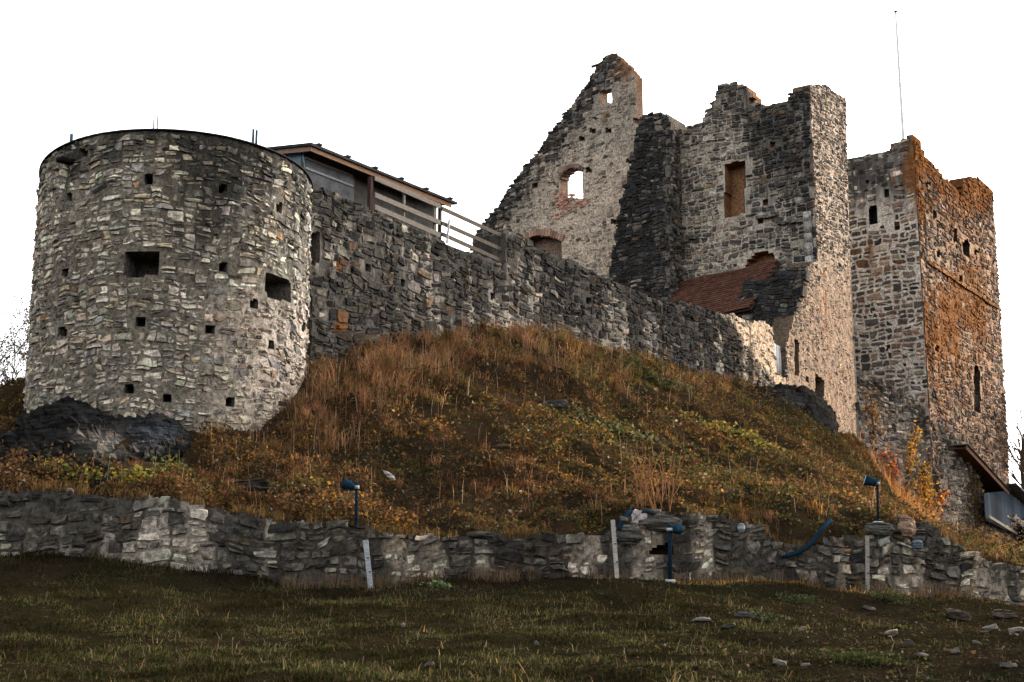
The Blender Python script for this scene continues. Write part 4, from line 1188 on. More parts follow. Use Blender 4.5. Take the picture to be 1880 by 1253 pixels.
# ------------------------------------------------------------------ COVERED GANGWAY at the far right
GPl = Plane(on(OW, 1772, 826)[:2] + OW.n * 0.6, R(37))
g0 = on(GPl, 1771, 822); g1 = on(GPl, 1848, 905)
org = np.array([g0[0], g0[1], g0[2] - 3.0])
gang = thing('covered_gangway', org, 'covered wooden walkway with brown eave and blue grey boards, low beside the keep', 'walkway')
d3 = g1 - g0; L3 = np.linalg.norm(d3); d3 /= L3
n3 = np.array([*GPl.n, 0.0]); u3 = np.cross(n3, d3); u3 = u3 if u3[2] > 0 else -u3
ax3 = np.array([d3, n3, u3])
a = Acc(); a.box((g0 + g1) / 2 - n3 * 1.15 - u3 * 0.02, (L3, 2.5, 0.06), ax3, (0.085, 0.05, 0.035)); a.build('eave_soffit', M['wood'], gang, org, smooth=False)
a = Acc(); a.box((g0 + g1) / 2 + n3 * 0.12 + u3 * 0.03, (L3, 0.07, 0.36), ax3, (0.20, 0.115, 0.085)); a.build('gutter_board', M['wood'], gang, org, smooth=False)
a = Acc(); a.box((g0 + g1) / 2 - n3 * 0.9 + u3 * 0.17, (L3 + 0.2, 2.3, 0.06), ax3, (0.07, 0.065, 0.06)); a.build('roof', M['panel'], gang, org, smooth=False)
q0 = on(GPl, 1846, 889, 0.3); q1 = on(GPl, 1925, 962, 0.3)
d4 = q1 - q0; L4 = np.linalg.norm(d4); d4 /= L4; u4 = np.cross(n3, d4); u4 = u4 if u4[2] > 0 else -u4
a = Acc(); a.box((q0 + q1) / 2 - n3 * 0.8, (L4, 2.4, 0.1), np.array([d4, n3, u4]), (0.13, 0.145, 0.16)); a.build('roof', M['panel'], gang, org, smooth=False)
a = Acc(); rg = np.random.default_rng(19)
x = 1806.0
while x < 1915:
    y0 = np.interp(x, [1806, 1846, 1915], [906, 902, 958]); y1 = np.interp(x, [1806, 1915], [957, 1012])
    pt, pb = on(GPl, x, y0, 0.1), on(GPl, x, y1, 0.1)
    pb[:2] = pt[:2]
    pn = on(GPl, x + 6.0, y0, 0.1); wb = float(np.hypot(*(pn - pt)[:2])) * 0.97
    a.box((pt + pb) / 2, (wb, 0.05, pt[2] - pb[2]), AX(GPl), np.array((0.04, 0.05, 0.064)) * rg.uniform(0.6, 1.25)); x += 6.0
a.build('boards', M['wood'], gang, org, smooth=False)
a = Acc(); a.beam(on(GPl, 1806, 949, 0.3), on(GPl, 1858, 981, 0.3), 0.14, 0.18, (0.20, 0.185, 0.165)); a.build('beam', M['wood'], gang, org, smooth=False)

# ------------------------------------------------------------------ FLOODLIGHTS, STAKES, PIPES
BLUE = (0.009, 0.026, 0.042)
def floodlight(base, top, lampdir, label, pole_r=0.032, lampface=None, size=0.17, foot=True, side=-1):
    base = np.asarray(base, float); top = np.asarray(top, float)
    t = thing('floodlight', base, label, 'floodlight', 'blue floodlights on poles round the castle')
    a = Acc(); a.tube([base - np.array([0, 0, 0.05]), (base + top) / 2, top], pole_r, 10, (0.008, 0.018, 0.029)); a.build('pole', M['metal'], t, base)
    a = Acc(); a.tube([top, top + np.array([0, 0, 0.02])], [pole_r * 1.1, pole_r * 0.7], 10, (0.03, 0.05, 0.08)); a.build('cap', M['metal'], t, base)
    hd = top + np.array([0, -0.02, -0.10])
    a = Acc(); a.tube([hd - np.array([0, 0, 0.03]), hd + np.array([0, 0, 0.03])], pole_r * 1.7, 12, (0.32, 0.34, 0.36)); a.build('clamp', M['metal'], t, base)
    d = np.asarray(lampdir, float); d /= np.linalg.norm(d)
    c = hd + np.array([side * 0.06, -0.05, 0.0])
    a = Acc(); P = [c - d * 0.02, c + d * 0.0, c + d * size * 0.5, c + d * size * 1.25, c + d * size * 1.35]
    a.tube(P, [size * 0.22, size * 0.42, size * 0.5, size * 0.66, size * 0.68], 16, BLUE); lamp = a.build('lamp_head', M['metal'], t, base)
    a = Acc(); P = [c + d * size * 1.352, c + d * size * 1.37]; a.tube(P, [size * 0.62, size * 0.6], 16, (0.30, 0.38, 0.42)); g_ = a.build('lens', M['sheet'], lamp, base); g_.parent = lamp; g_.location = (0, 0, 0)
    a = Acc(); a.beam(hd, c + d * size * 0.3, 0.05, 0.025, (0.25, 0.27, 0.29)); a.build('bracket', M['metal'], t, base)
    if foot:
        a = Acc(); a.box(base + np.array([0, -0.01, 0.02]), (0.2, 0.18, 0.06), None, (0.45, 0.47, 0.48)); a.build('foot_plate', M['metal'], t, base)
def lwp(px, py, dy): return at(px, py, float(lwY(px)) + dy)
floodlight(lwp(654, 972, 0.25), lwp(655, 886, 0.25), (-0.75, 0.25, 0.30), 'blue floodlight on a slim blue pole, leftmost, above the retaining wall', size=0.16)
floodlight(lwp(1230, 1069, -0.6), lwp(1230, 964, -0.6), (0.5, 0.8, 0.10), 'dark blue floodlight on a pole in front of the retaining wall', pole_r=0.045, side=1, size=0.17)
floodlight(lwp(1612, 962, 0.35), lwp(1611, 880, 0.35), (-0.8, 0.1, 0.26), 'blue floodlight on a thin pole on the right stone heap', size=0.19, pole_r=0.028)
b_ = on(OW, 1729, 783, -0.3); floodlight(b_, b_ + np.array([0, 0, 0.42]), (-0.7, -0.5, 0.3), 'small pale blue floodlight on the outer wall below the keep', size=0.28, pole_r=0.05)

for (xt, yt, xb, yb, w_, c, lab) in ((671, 992, 682, 1075, 0.10, (0.26, 0.28, 0.29), 'leaning grey plank stake before the black patch of the retaining wall'),
                                  (1125, 955, 1134, 1066, 0.09, (0.30, 0.28, 0.255), 'thin pale wooden stake, tallest of the three, left of the dark blue floodlight'),
                                  (1592, 984, 1592, 1083, 0.085, (0.22, 0.205, 0.185), 'upright grey wooden stake in front of the wall at the right')):
    p0 = lwp(xb, yb, -0.45); p1 = lwp(xt, yt, -0.3)
    t = thing('wooden_stake', p0, lab, 'stake', 'wooden stakes along the retaining wall')
    a = Acc(); a.beam(p0 - np.array([0, 0, 0.15]), p1, w_, w_ * 0.6, c, up=(0, 1, 0)); a.build('shaft', M['wood'], t, p0, smooth=False)
    for k_ in (0.3, 0.6):
        a = Acc(); q = p0 + (p1 - p0) * k_; a.tube([q + np.array([0, -0.05, 0]), q + np.array([0.02, -0.09, 0])], 0.014, 6, (0.05, 0.04, 0.03)); a.build('nail', M['metal'], t, p0)

def spline(pts, n=24):
    pts = np.array(pts, float); t = np.linspace(0, len(pts) - 1, n); out = []
    for u in t:
        i = min(int(u), len(pts) - 2); f_ = u - i
        p0, p1, p2, p3 = pts[max(i - 1, 0)], pts[i], pts[i + 1], pts[min(i + 2, len(pts) - 1)]
        out.append(0.5 * ((2 * p1) + (-p0 + p2) * f_ + (2 * p0 - 5 * p1 + 4 * p2 - p3) * f_ ** 2 + (-p0 + 3 * p1 - 3 * p2 + p3) * f_ ** 3))
    return np.array(out)
for pts, lab in (([(1435, 1022, 0.0), (1465, 1014, -0.05), (1490, 996, 0.0), (1510, 970, 0.1), (1524, 956, 0.45)], 'thick blue drainage pipe curving over the retaining wall, right side'),
                 ([(1136, 974, -0.05), (1143, 958, 0.0), (1152, 943, 0.2), (1160, 938, 0.8)], 'short piece of blue pipe sticking out beside the tall pale stake')):
    P = spline([lwp(x, y, dy) for x, y, dy in pts])
    a = Acc(); a.tube(P, 0.05, 12, (0.008, 0.021, 0.036))
    o_ = a.build('blue_pipe', M['metal'], None, P[0]); tag(o_, lab, 'pipe', 'blue drainage pipes')
P = spline([lwp(x, y, dy) for x, y, dy in [(1165, 946, 0.1), (1182, 938, 0.0), (1200, 942, 0.0), (1214, 950, 0.1)]])
a = Acc(); a.tube(P, 0.05, 10, (0.03, 0.035, 0.04)); tag(a.build('black_pipe', M['metal'], None, P[0]), 'short black pipe arching over the wall top right of the blue pipe stub', 'pipe')

# ------------------------------------------------------------------ ROCKS
def rock(name, P, size, seed, tint, rot=0.0, label=None, cat='rock', group=None, strata=0.5, res=(20, 28), tilt=0.0, amp=0.35):
    nu, nv = res
    u = np.linspace(0.02, math.pi - 0.02, nu); v = np.linspace(0, 2 * math.pi, nv, endpoint=False)
    Uu, Vv = np.meshgrid(u, v, indexing='ij')
    d = np.stack([np.sin(Uu) * np.cos(Vv), np.sin(Uu) * np.sin(Vv), np.cos(Uu)], -1)
    # boxy superquadric, then roughened
    e = 0.8
    b = np.sign(d) * np.abs(d) ** (0.5 if name == 'loose_stone' else e)
    b = b / (np.linalg.norm(b, axis=-1, keepdims=True) ** 0.5)
    r_ = 1 + amp * (fbm(d[..., 0] * 1.7 + seed, d[..., 1] * 1.7, d[..., 2] * 1.7, seed, 4) - 0.5) * 2
    lay = fbm(d[..., 2] * 7 + 0.8 * d[..., 0], np.zeros_like(Uu) + seed, d[..., 0] * 0.6, seed + 5, 2) - 0.5
    p = b * r_[..., None]
    p[..., :2] *= (1 + strata * lay[..., None] * 0.32)
    p = p + 0.10 * (fbm(p[..., 0] * 5 + seed, p[..., 1] * 5, p[..., 2] * 5, seed + 8, 3) - 0.5)[..., None]
    p = p * np.asarray(size, float) / 2
    c_, s_ = math.cos(tilt), math.sin(tilt)
    p = np.stack([p[..., 0] * c_ - p[..., 2] * s_, p[..., 1], p[..., 0] * s_ + p[..., 2] * c_], -1)
    c_, s_ = math.cos(rot), math.sin(rot)
    p = np.stack([p[..., 0] * c_ - p[..., 1] * s_, p[..., 0] * s_ + p[..., 1] * c_, p[..., 2]], -1) + np.asarray(P, float)
    idx = np.arange(nu * nv).reshape(nu, nv)
    f = np.stack([idx[:-1], idx[1:], np.roll(idx, -1, 1)[1:], np.roll(idx, -1, 1)[:-1]], -1).reshape(-1, 4)
    a = Acc(); a.add(p.reshape(-1, 3), [f, idx[0][None], idx[-1][None, ::-1]], tint)
    return tag(a.build(name, M['rock'], None, P, smooth=False), label, cat, group)
def rock_face(name, top, bot, tintf, seed, label, group, amp=0.42, nu=72, nv=30, back=0.8):
    """craggy layered outcrop between two lines of 3-D points"""
    top = np.array(top, float); bot = np.array(bot, float)
    def rs(p):
        L = np.concatenate([[0], np.cumsum(np.linalg.norm(np.diff(p, axis=0), axis=1))]); u = np.linspace(0, L[-1], nu)
        return np.stack([np.interp(u, L, p[:, i]) for i in range(3)], 1)
    T, B = rs(top), rs(bot)
    v = np.linspace(-0.25, 1.15, nv)
    P = T[:, None] * (1 - v[None, :, None]) + B[:, None] * v[None, :, None]
    over = np.clip(-v, 0, 1)[None, :]                       # fold the upper edge back into the ground
    P[..., 1] += over * 4 * back; P[..., 2] -= over * 2.2
    e_ = np.sin(np.clip(np.linspace(0, 1, nu), 0, 1) * math.pi)[:, None] ** 0.5
    bul = np.sin(np.clip(v, 0, 1) * math.pi)[None, :] * e_ * 0.35
    w = P[..., 2] * 3.2 + P[..., 0] * 0.9 + 1.2 * fbm(P[..., 0] * 0.5, P[..., 2] * 0.5, 0, seed, 3)
    saw = w * 1.1 - np.floor(w * 1.1)
    lay = 0.7 * (fbm(w * 1.3, P[..., 0] * 0.35, 0, seed + 1, 3) - 0.5) + 0.75 * (saw - 0.5) * smooth(0.3, 0.7, fbm(P[..., 0] * 0.8, P[..., 2] * 0.8, 4, seed + 6, 3))
    bb = fbm(P[..., 0] * 1.1, P[..., 2] * 1.7, 0, seed + 2, 3) * 9
    blk = (np.floor(bb) + smooth(0.0, 0.25, bb - np.floor(bb))) / 9 - 0.5
    fine = fbm(P[..., 0] * 5, P[..., 2] * 6, P[..., 1], seed + 3, 3) - 0.5
    o = bul + amp * (1.1 * lay + 1.5 * blk) + 0.2 * fine
    P[..., 1] -= o * 1.0; P[..., 2] += o * 0.35
    P += np.random.default_rng(seed).normal(0, 0.035, P.shape)
    idx = np.arange(nu * nv).reshape(nu, nv)
    f = np.stack([idx[:-1, :-1], idx[:-1, 1:], idx[1:, 1:], idx[1:, :-1]], -1).reshape(-1, 4)
    a = Acc(); px_, py_ = proj(P)
    a.add(P.reshape(-1, 3), f, tintf(px_, py_).reshape(-1, 3))
    return tag(a.build(name, M['rock'], None, P[nu // 2, nv // 2], smooth=False), label, 'rock', group)
def t1(x, y):
    pale = np.clip(blob(x, y, 205, 815, 45, 16) + blob(x, y, 150, 800, 14, 10), 0, 1)
    blue = blob(x, y, 285, 795, 45, 25)
    return mixm((0.015, 0.0145, 0.0145), (0.11, 0.10, 0.088), pale) + blue[..., None] * np.array((0.02, 0.024, 0.03))
rock_face('rock_outcrop', [at(x, y, Y) for x, y, Y in [(-90, 800, 35.5), (-10, 790, 36), (50, 752, 36.6), (85, 735, 36.3), (120, 724, 36.0), (160, 740, 35.8), (205, 766, 35.5), (245, 766, 35.4), (285, 754, 35.3), (325, 772, 35.3), (352, 800, 35.6)]],
          [hit(x, y, hill_z, 28.6) + np.array([0, -0.1, -0.1]) for x, y in [(-90, 893), (0, 893), (60, 886), (120, 880), (200, 868), (260, 850), (310, 835), (350, 818)]], t1, 881,
          'dark layered rock outcrop under the left side of the round tower', 'rock outcrops')
rock_face('rock_outcrop', [on(UP, x, y, o) for x, y, o in [(1375, 716, 0.3), (1410, 708, 0.6), (1450, 710, 0.8), (1480, 728, 0.8), (1505, 752, 0.7), (1528, 782, 0.4)]],
          [hit(x, y, hill_z, 40) + np.array([0, -0.1, -0.2]) for x, y in [(1375, 732), (1410, 738), (1450, 752), (1480, 772), (1505, 792), (1530, 806)]], lambda x, y: mixm((0.017, 0.016, 0.0155), (0.05, 0.048, 0.046), np.clip(0.6 * blob(x, y, 1450, 735, 30, 8), 0, 1)), 901,
          'black rock outcrop below the plank gate and the sunlit wall', 'rock outcrops', amp=0.36, nu=50, nv=22)
big = [((455, 885), 31.5, (1.5, 1.2, 0.6), (0.032, 0.027, 0.022), 0.1, 'dark brown rock in the weeds below the tower, right side'),
       ((632, 872), 31.6, (0.75, 0.8, 0.40), (0.13, 0.10, 0.07), 0.25, 'small tan layered rock above the leftmost floodlight')]
for i, ((x, y), Y, sz_, tn, ti, lab) in enumerate(big):
    P = at(x, y, Y); P[2] = hill_z(P[0], P[1]) + 0.05
    rock('slope_rock', P, sz_, 200 + i, tn, rot=0.2 * i, label=lab, group='rocks showing in the hillside', tilt=ti, res=(30, 44), strata=0.9)
for i, (x, y, w_, h_, Yt, tn, lab) in enumerate([(1010, 740, 70, 32, 0, (0.028, 0.026, 0.024), 'dark rock hump in the middle of the slope'), (990, 660, 50, 24, 0, (0.035, 0.033, 0.032), 'grey rock near the top of the slope under the curtain wall'),
        (920, 820, 60, 20, 0, (0.05, 0.038, 0.027), 'flat brown rock on the bare path across the slope'), (1340, 905, 90, 24, 0, (0.04, 0.033, 0.026), 'broad dark rock low on the slope above the blue pipe'),
        (760, 655, 45, 26, 0, (0.06, 0.05, 0.04), 'brown rock at the foot of the curtain wall near the tower')]):
    P = at(x, y, Yt) if Yt else hit(x, y + h_ * 0.4, hill_z, 30)
    k_ = P[1] / F
    rock('slope_rock', P + np.array([0, 0.3, 0.0]), (w_ * k_, w_ * k_ * 0.7, h_ * k_ * 1.5), 300 + i, tn, rot=0.1 * i, label=lab, group='rocks showing in the hillside', tilt=0.1, res=(28, 40), strata=0.9)
# pale stone on the slope
P = hit(716, 882, hill_z, 29)
rock('pale_stone', P + np.array([0, 0, 0.12]), (0.42, 0.16, 0.12), 401, (0.34, 0.31, 0.27), tilt=-0.7, label='small pale stick shaped stone on the slope right of the leftmost floodlight', cat='stone')
fst = [(1290, 1138, 38, 9, 'long flat grey stone in the grass left of the bare soil'), (1340, 1149, 28, 10, 'pale flat stone lying just right of the long grey one'), (1368, 1130, 42, 15, 'dark rounded stone in the grass behind two pale flat ones'),
       (1433, 1217, 27, 14, 'round pale slab on the bare soil near the bottom edge'), (1480, 1221, 20, 7, 'small flat slab right of the round pale slab'), (1638, 1163, 30, 14, 'tan tilted slab in the middle of the bare soil'),
       (1670, 1181, 19, 16, 'upright light grey stone on the bare soil'), (1697, 1203, 22, 9, 'light striped slab beside a dark hollow in the soil'), (1817, 1155, 38, 15, 'broad flat pale slab at the right edge of the soil'),
       (1868, 1157, 34, 12, 'flat grey slab cut by the right picture edge'), (1762, 1129, 46, 22, 'big dark brown boulder under the grassy bank at the right'), (1855, 1222, 36, 12, 'long pale slab in the lower right corner'),
       (1755, 1196, 20, 12, 'small brownish lump of stone in the soil at the right'), (1845, 1129, 50, 20, 'brown boulder in the bank at the right edge'), (1795, 1180, 16, 8, 'tiny pale stone below the broad flat slab'),
       (740, 1149, 10, 10, 'single small white stone in the grass, left of centre'), (787, 1221, 20, 10, 'small tan stone in the grass near the bottom, left of centre'), (985, 1181, 11, 9, 'small white stone in the grass near the middle'),
       (1595, 1116, 26, 8, 'thin flat stone below the right wooden stake'), (1475, 1155, 20, 10, 'brown stone on the upper edge of the bare soil')]
STONES = []
dk = {2: (0.045, 0.042, 0.04), 10: (0.06, 0.05, 0.04), 13: (0.075, 0.06, 0.048), 12: (0.12, 0.10, 0.08), 19: (0.12, 0.085, 0.06), 5: (0.24, 0.19, 0.14), 0: (0.13, 0.125, 0.12)}
for i, (x, y, w_, h_, lab) in enumerate(fst):
    P = hit(x, y + h_ * 0.4, meadow_z, 10, 36); k_ = P[1] / F
    STONES.append((P[0], P[1], w_ * k_))
    rock('loose_stone', P + np.array([0, 0.05, h_ * k_ * 0.4]), (w_ * k_ * 0.9, w_ * k_ * 0.6, h_ * k_ * 0.8), 500 + i, dk.get(i, (0.105, 0.098, 0.086)), rot=0.5 * math.sin(i * 3.1), label=lab, cat='stone', group='loose stones in the foreground', tilt=0.3 * math.sin(i * 1.7), res=(8, 11), strata=0.3, amp=0.55)
# blue grey block set in the retaining wall, and wall-top boulders
P = at(1684, 1000, float(lwY(1684)) - 0.1)
rock('blue_block', P, (0.27, 0.2, 0.23), 611, (0.13, 0.17, 0.19), label='blue grey squarish stone block in the retaining wall at the right', cat='stone', res=(14, 20), amp=0.12)
P = at(1361, 970, float(lwY(1361)) - 0.08)
rock('grey_block', P, (0.16, 0.14, 0.22), 612, (0.17, 0.19, 0.20), label='small upright blue grey stone near the wall top right of the dark floodlight', cat='stone', res=(14, 20), amp=0.12)
for i, (x, y, w_, h_, tn, lab) in enumerate([(1660, 968, 40, 40, (0.17, 0.115, 0.08), 'brown pointed boulder on the wall top right of the thin floodlight pole'), (1612, 972, 52, 26, (0.09, 0.085, 0.075), 'rounded grey boulder under the thin floodlight pole'),
        (1205, 962, 90, 34, (0.07, 0.065, 0.058), 'overhanging dark rock on the wall top above the hollow'), (1150, 985, 50, 40, (0.075, 0.07, 0.062), 'grey boulder built into the wall right of the tall stake'), (880, 984, 50, 16, (0.06, 0.056, 0.05), 'flat dark capstone on the middle of the retaining wall')]):
    P = at(x, y, float(lwY(x)) + 0.1); k_ = P[1] / F
    rock('wall_boulder', P, (w_ * k_, 0.5, h_ * k_), 700 + i, tn, label=lab, cat='boulder', group='boulders on the retaining wall', res=(24, 32), strata=0.7)

# ------------------------------------------------------------------ VEGETATION
def blades(acc, P, h, w, lean, tint, rng):
    """P (n,3) roots; every blade is a tapering strip of two segments"""
    n = len(P)
    th = rng.uniform(0, 2 * math.pi, n)
    d = np.stack([np.cos(th), np.sin(th), np.zeros(n)], 1)
    f_ = rng.uniform(-0.8, 0.8, n)
    sd = np.stack([np.cos(f_), np.sin(f_), np.zeros(n)], 1)
    l = lean * rng.uniform(0.1, 1.0, n)
    up = np.array([0, 0, 1.0])
    m = P + up * (h * 0.6)[:, None] + d * (h * l * 0.25)[:, None]
    t = P + up * (h * (1 - 0.25 * l))[:, None] + d * (h * l * 0.8)[:, None]
    ww = sd * (w / 2)[:, None]
    V = np.stack([P - ww, P + ww, m + ww * 0.75, m - ww * 0.75, t], 1)
    i = np.arange(n)[:, None] * 5
    acc.add(V.reshape(-1, 3), [i + np.array([[0, 1, 2, 3]]), i + np.array([[3, 2, 4]])], np.repeat(tint, 5, 0))
def leaves(acc, P, size, tint, rng, flat=0.5):
    n = len(P)
    a = rng.normal(0, 1, (n, 3)); a[:, 2] *= flat; a /= np.linalg.norm(a, axis=1)[:, None]
    b = rng.normal(0, 1, (n, 3)); b[:, 2] *= flat; b -= (b * a).sum(1)[:, None] * a; b /= np.linalg.norm(b, axis=1)[:, None]
    s = size[:, None]
    V = np.stack([P - a * s * 0.5, P + b * s * 0.32 - a * s * 0.05, P + a * s * 0.5, P - b * s * 0.32 - a * s * 0.05], 1)
    i = np.arange(n)[:, None] * 4
    acc.add(V.reshape(-1, 3), i + np.array([[0, 1, 2, 3]]), np.repeat(tint, 4, 0))
def choose(rng, n, cols, w, lo=0.6, hi=1.4):
    w = np.array(w, float); w /= w.sum()
    return np.array(cols)[rng.choice(len(cols), n, p=w)] * rng.uniform(lo, hi, (n, 1))

# meadow grass
rng = np.random.default_rng(1001)
def meadow_sample(n):
    t = rng.random(n)
    Y = 11.5 + (36 - 11.5) * t ** 0.9
    X = Y * rng.uniform(-0.42, 0.42, n)
    wy = np.interp(X, LW.X, LW.Y)
    k = Y < wy - 0.05
    return X[k], Y[k], wy[k]
X, Y, wy = meadow_sample(230000)
Z = meadow_z(X, Y)
px, py = proj(np.stack([X, Y, Z], -1))
cl = fbm(X * 1.1, Y * 1.1, 0, 201, 4)
bare = smooth(1300, 1560, px) * smooth(1092, 1118, py) * smooth(0.82, 0.54, cl) + 0.75 * smooth(880, 1000, px) * smooth(1330, 1200, px) * blob(px, py, 1100, 1082, 180, 18)
k = (rng.random(len(X)) > 0.97 * bare) & (cl > 0.22 + 0.1 * rng.random(len(X)))
for sx_, sy_, sr_ in STONES: k &= np.hypot(X - sx_, (Y - sy_ + sr_ * 0.6) * 0.6) > sr_ * 0.62
X, Y, Z, wy, px, py, cl = X[k], Y[k], Z[k], wy[k], px[k], py[k], cl[k]
n = len(X)
dry = np.clip(smooth(2.6, 0.3, wy - Y) * (0.25 + 0.75 * smooth(200, 900, px)) + 0.45 * (fbm(X * 0.4, Y * 0.4, 0, 205, 3) - 0.42), 0, 1)
isdry = rng.random(n) < 0.14 + dry * 0.7
tg = choose(rng, n, [(0.0185, 0.0205, 0.0065), (0.012, 0.0145, 0.005), (0.030, 0.0285, 0.010), (0.022, 0.0195, 0.009)], [4, 4, 2, 2], 0.4, 1.5)
td = choose(rng, n, [(0.046, 0.036, 0.020), (0.03, 0.021, 0.011), (0.05, 0.033, 0.012), (0.04, 0.034, 0.022)], [3, 3, 1.5, 2])
sunlit_lip = smooth(1180, 1320, px) * smooth(1.3, 0.15, wy - Y) * (0.4 + 0.9 * fbm(X * 1.5, Y * 1.5, 0, 215, 3))  # golden edge of the bank: low sun painted into the grass tint
isl = rng.random(n) < sunlit_lip
td = np.where(isl[:, None], choose(rng, n, [(0.22, 0.125, 0.032), (0.16, 0.10, 0.028), (0.27, 0.15, 0.045)], [1, 1, 1]), td); isdry = isdry | isl
tint = np.where(isdry[:, None], td, tg)
cl2 = fbm(X * 2.3, Y * 2.3, 0, 211, 3)
h = rng.uniform(0.02, 0.055, n) * (0.85 + 1.2 * smooth(0.35, 0.65, cl2)) * (1 + 0.9 * smooth(0.9, 0.2, wy - Y))
tallb = rng.random(n) < 0.012
h = np.where(tallb, h + rng.uniform(0.06, 0.16, n), h)
tint = np.where(tallb[:, None], td * 1.2, tint)
tint = tint * 1.2 * (0.45 + 1.15 * smooth(0.32, 0.68, fbm(X * 0.9, Y * 0.9, 0, 213, 3)))[:, None]
acc = Acc(); blades(acc, np.stack([X, Y, Z - 0.02], 1), h, rng.uniform(0.009, 0.019, n), 1.5, tint, rng)
tag(acc.build('meadow_grass', M['grass'], None, smooth=False), 'short dark green and straw grass covering the meadow in the foreground', 'grass', kind='stuff')

# soil litter: small pebbles and leaf scraps on the bare ground at right
X, Y, wy = meadow_sample(60000)
Z = meadow_z(X, Y); px, py = proj(np.stack([X, Y, Z], -1))
k = (smooth(900, 1500, px) * smooth(1060, 1110, py) > rng.random(len(X)))
X, Y, Z = X[k], Y[k], Z[k]; n = len(X)
acc = Acc(); leaves(acc, np.stack([X, Y, Z + 0.015], 1), rng.uniform(0.02, 0.07, n) * np.where(rng.random(n) < 0.05, 1.8, 1), choose(rng, n, [(0.022, 0.016, 0.010), (0.012, 0.010, 0.008), (0.075, 0.062, 0.05), (0.04, 0.027, 0.012), (0.014, 0.016, 0.008)], [4, 4, 0.7, 2, 2]), rng, 0.35)
tag(acc.build('leaf_litter', M['leaf'], None, smooth=False), 'fallen leaves and crumbs scattered over the bare soil at the lower right', 'litter', kind='stuff')

# hillside cover
rng = np.random.default_rng(1002)
def hill_sample(n, p=1.3):
    Y = 28 + 60 * rng.random(n) ** p
    X = Y * rng.uniform(-0.46, 0.46, n)
    e_ = rng.random(n) < 0.16
    Y = np.where(e_, rng.uniform(40, 90, n), Y); X = np.where(e_, Y * rng.uniform(0.2, 0.36, n), X)
    wy = np.interp(X, LW.X, LW.Y)
    rel = np.stack([X, Y], 1) - UP.P0
    inside = (rel @ UP.n < 0.1) & (rel @ UP.d > 0) | ((np.stack([X, Y], 1) - OW.P0) @ OW.n < 0.15) & (X > OW.P0[0])
    tw = np.hypot(X - TC[0], Y - TC[1]) < TR + 0.05
    k = (Y > wy + 0.3) & ~inside & ~tw & ((X > TC[0]) | (Y < 46))
    # keep off the ground behind the tower and out of the outer wall
    return X[k], Y[k], wy[k]
# low leafy cover
X, Y, wy = hill_sample(470000, 1.5)
Z = hill_z(X, Y); px, py = proj(np.stack([X, Y, Z], -1))
d1 = fbm(X * 0.9, Y * 0.9, 0, 301, 4)
soilpath = blob(px, py, 880, 800, 60, 40) + blob(px, py, 800, 760, 60, 15)
k = (d1 > 0.20 + 0.2 * rng.random(len(X))) & (rng.random(len(X)) > soilpath) & (rng.random(len(X)) > 0.985 * smooth(400, 330, px) * smooth(880, 860, py) * smooth(20, 60, px)) & (rng.random(len(X)) > 0.22 * smooth(0.50, 0.38, fbm(X * 0.5, Y * 0.5, 3, 309, 3)))
X, Y, Z, px, py, d1 = X[k], Y[k], Z[k], px[k], py[k], d1[k]; n = len(X)
green = smooth(0.42, 0.62, fbm(X * 0.35, Y * 0.35, 0, 305, 3)) * 0.7 + 0.3 * smooth(900, 1150, px)
org_ = smooth(0.5, 0.65, fbm(X * 0.8, Y * 0.8, 0, 307, 3))
tg = choose(rng, n, [(0.045, 0.048, 0.016), (0.075, 0.07, 0.022), (0.03, 0.036, 0.016), (0.10, 0.085, 0.03)], [4, 3, 3, 1])
tb = choose(rng, n, [(0.085, 0.047, 0.021), (0.055, 0.033, 0.016), (0.13, 0.071, 0.029), (0.035, 0.024, 0.014)], [4, 4, 2, 2.5])
to = choose(rng, n, [(0.20, 0.10, 0.018), (0.15, 0.075, 0.018), (0.24, 0.14, 0.03)], [3, 4, 1])
r_ = rng.random(n)
tint = np.where((r_ < green * 0.55)[:, None], tg, np.where((r_ > 1 - 0.24 * org_)[:, None], to, tb))
tint = np.where((rng.random(n) < 0.006)[:, None], np.array([[0.20, 0.19, 0.17]]), tint)
acc = Acc(); leaves(acc, np.stack([X, Y, Z + rng.random(n) * (0.08 + 0.34 * smooth(0.46, 0.64, d1))], 1), rng.uniform(0.05, 0.14, n) * (0.6 + 0.4 * Y / 40), tint, rng, 0.7)
tag(acc.build('hillside_weeds', M['leaf'], None, smooth=False), 'brown, olive and orange low weeds covering the slope below the castle', 'weeds', kind='stuff')
# dry grass: tufts of fine stems, tallest by the walls
def tall_at(px, py):
    return np.clip(blob(px, py, 610, 740, 130, 80) + blob(px, py, 950, 630, 180, 40) + blob(px, py, 760, 680, 110, 60) + 0.8 * blob(px, py, 1130, 690, 130, 40) + 0.7 * blob(px, py, 1330, 712, 90, 22) + 0.3 * blob(px, py, 380, 840, 160, 30), 0, 1)
X, Y, wy = hill_sample(24000, 1.4)
Z = hill_z(X, Y); px, py = proj(np.stack([X, Y, Z], -1))
c1 = fbm(X * 0.6, Y * 0.6, 0, 401, 3)
tall = tall_at(px, py)
dens = np.clip(0.14 + 0.7 * tall + 0.55 * smooth(0.50, 0.64, c1), 0, 1) * (1 - 0.9 * np.clip(blob(px, py, 880, 800, 60, 40) + blob(px, py, 800, 765, 60, 15), 0, 1)) * (1 - 0.97 * smooth(430, 330, px) * smooth(890, 850, py)) * smooth(0.2, 0.5, Y - wy)
k = rng.random(len(X)) < dens
X, Y, Z, tall = X[k], Y[k], Z[k], tall[k]; m = len(X)
per = rng.integers(14, 46, m)
own = np.repeat(np.arange(m), per); n = len(own)
rad = np.repeat(rng.uniform(0.06, 0.32, m), per)
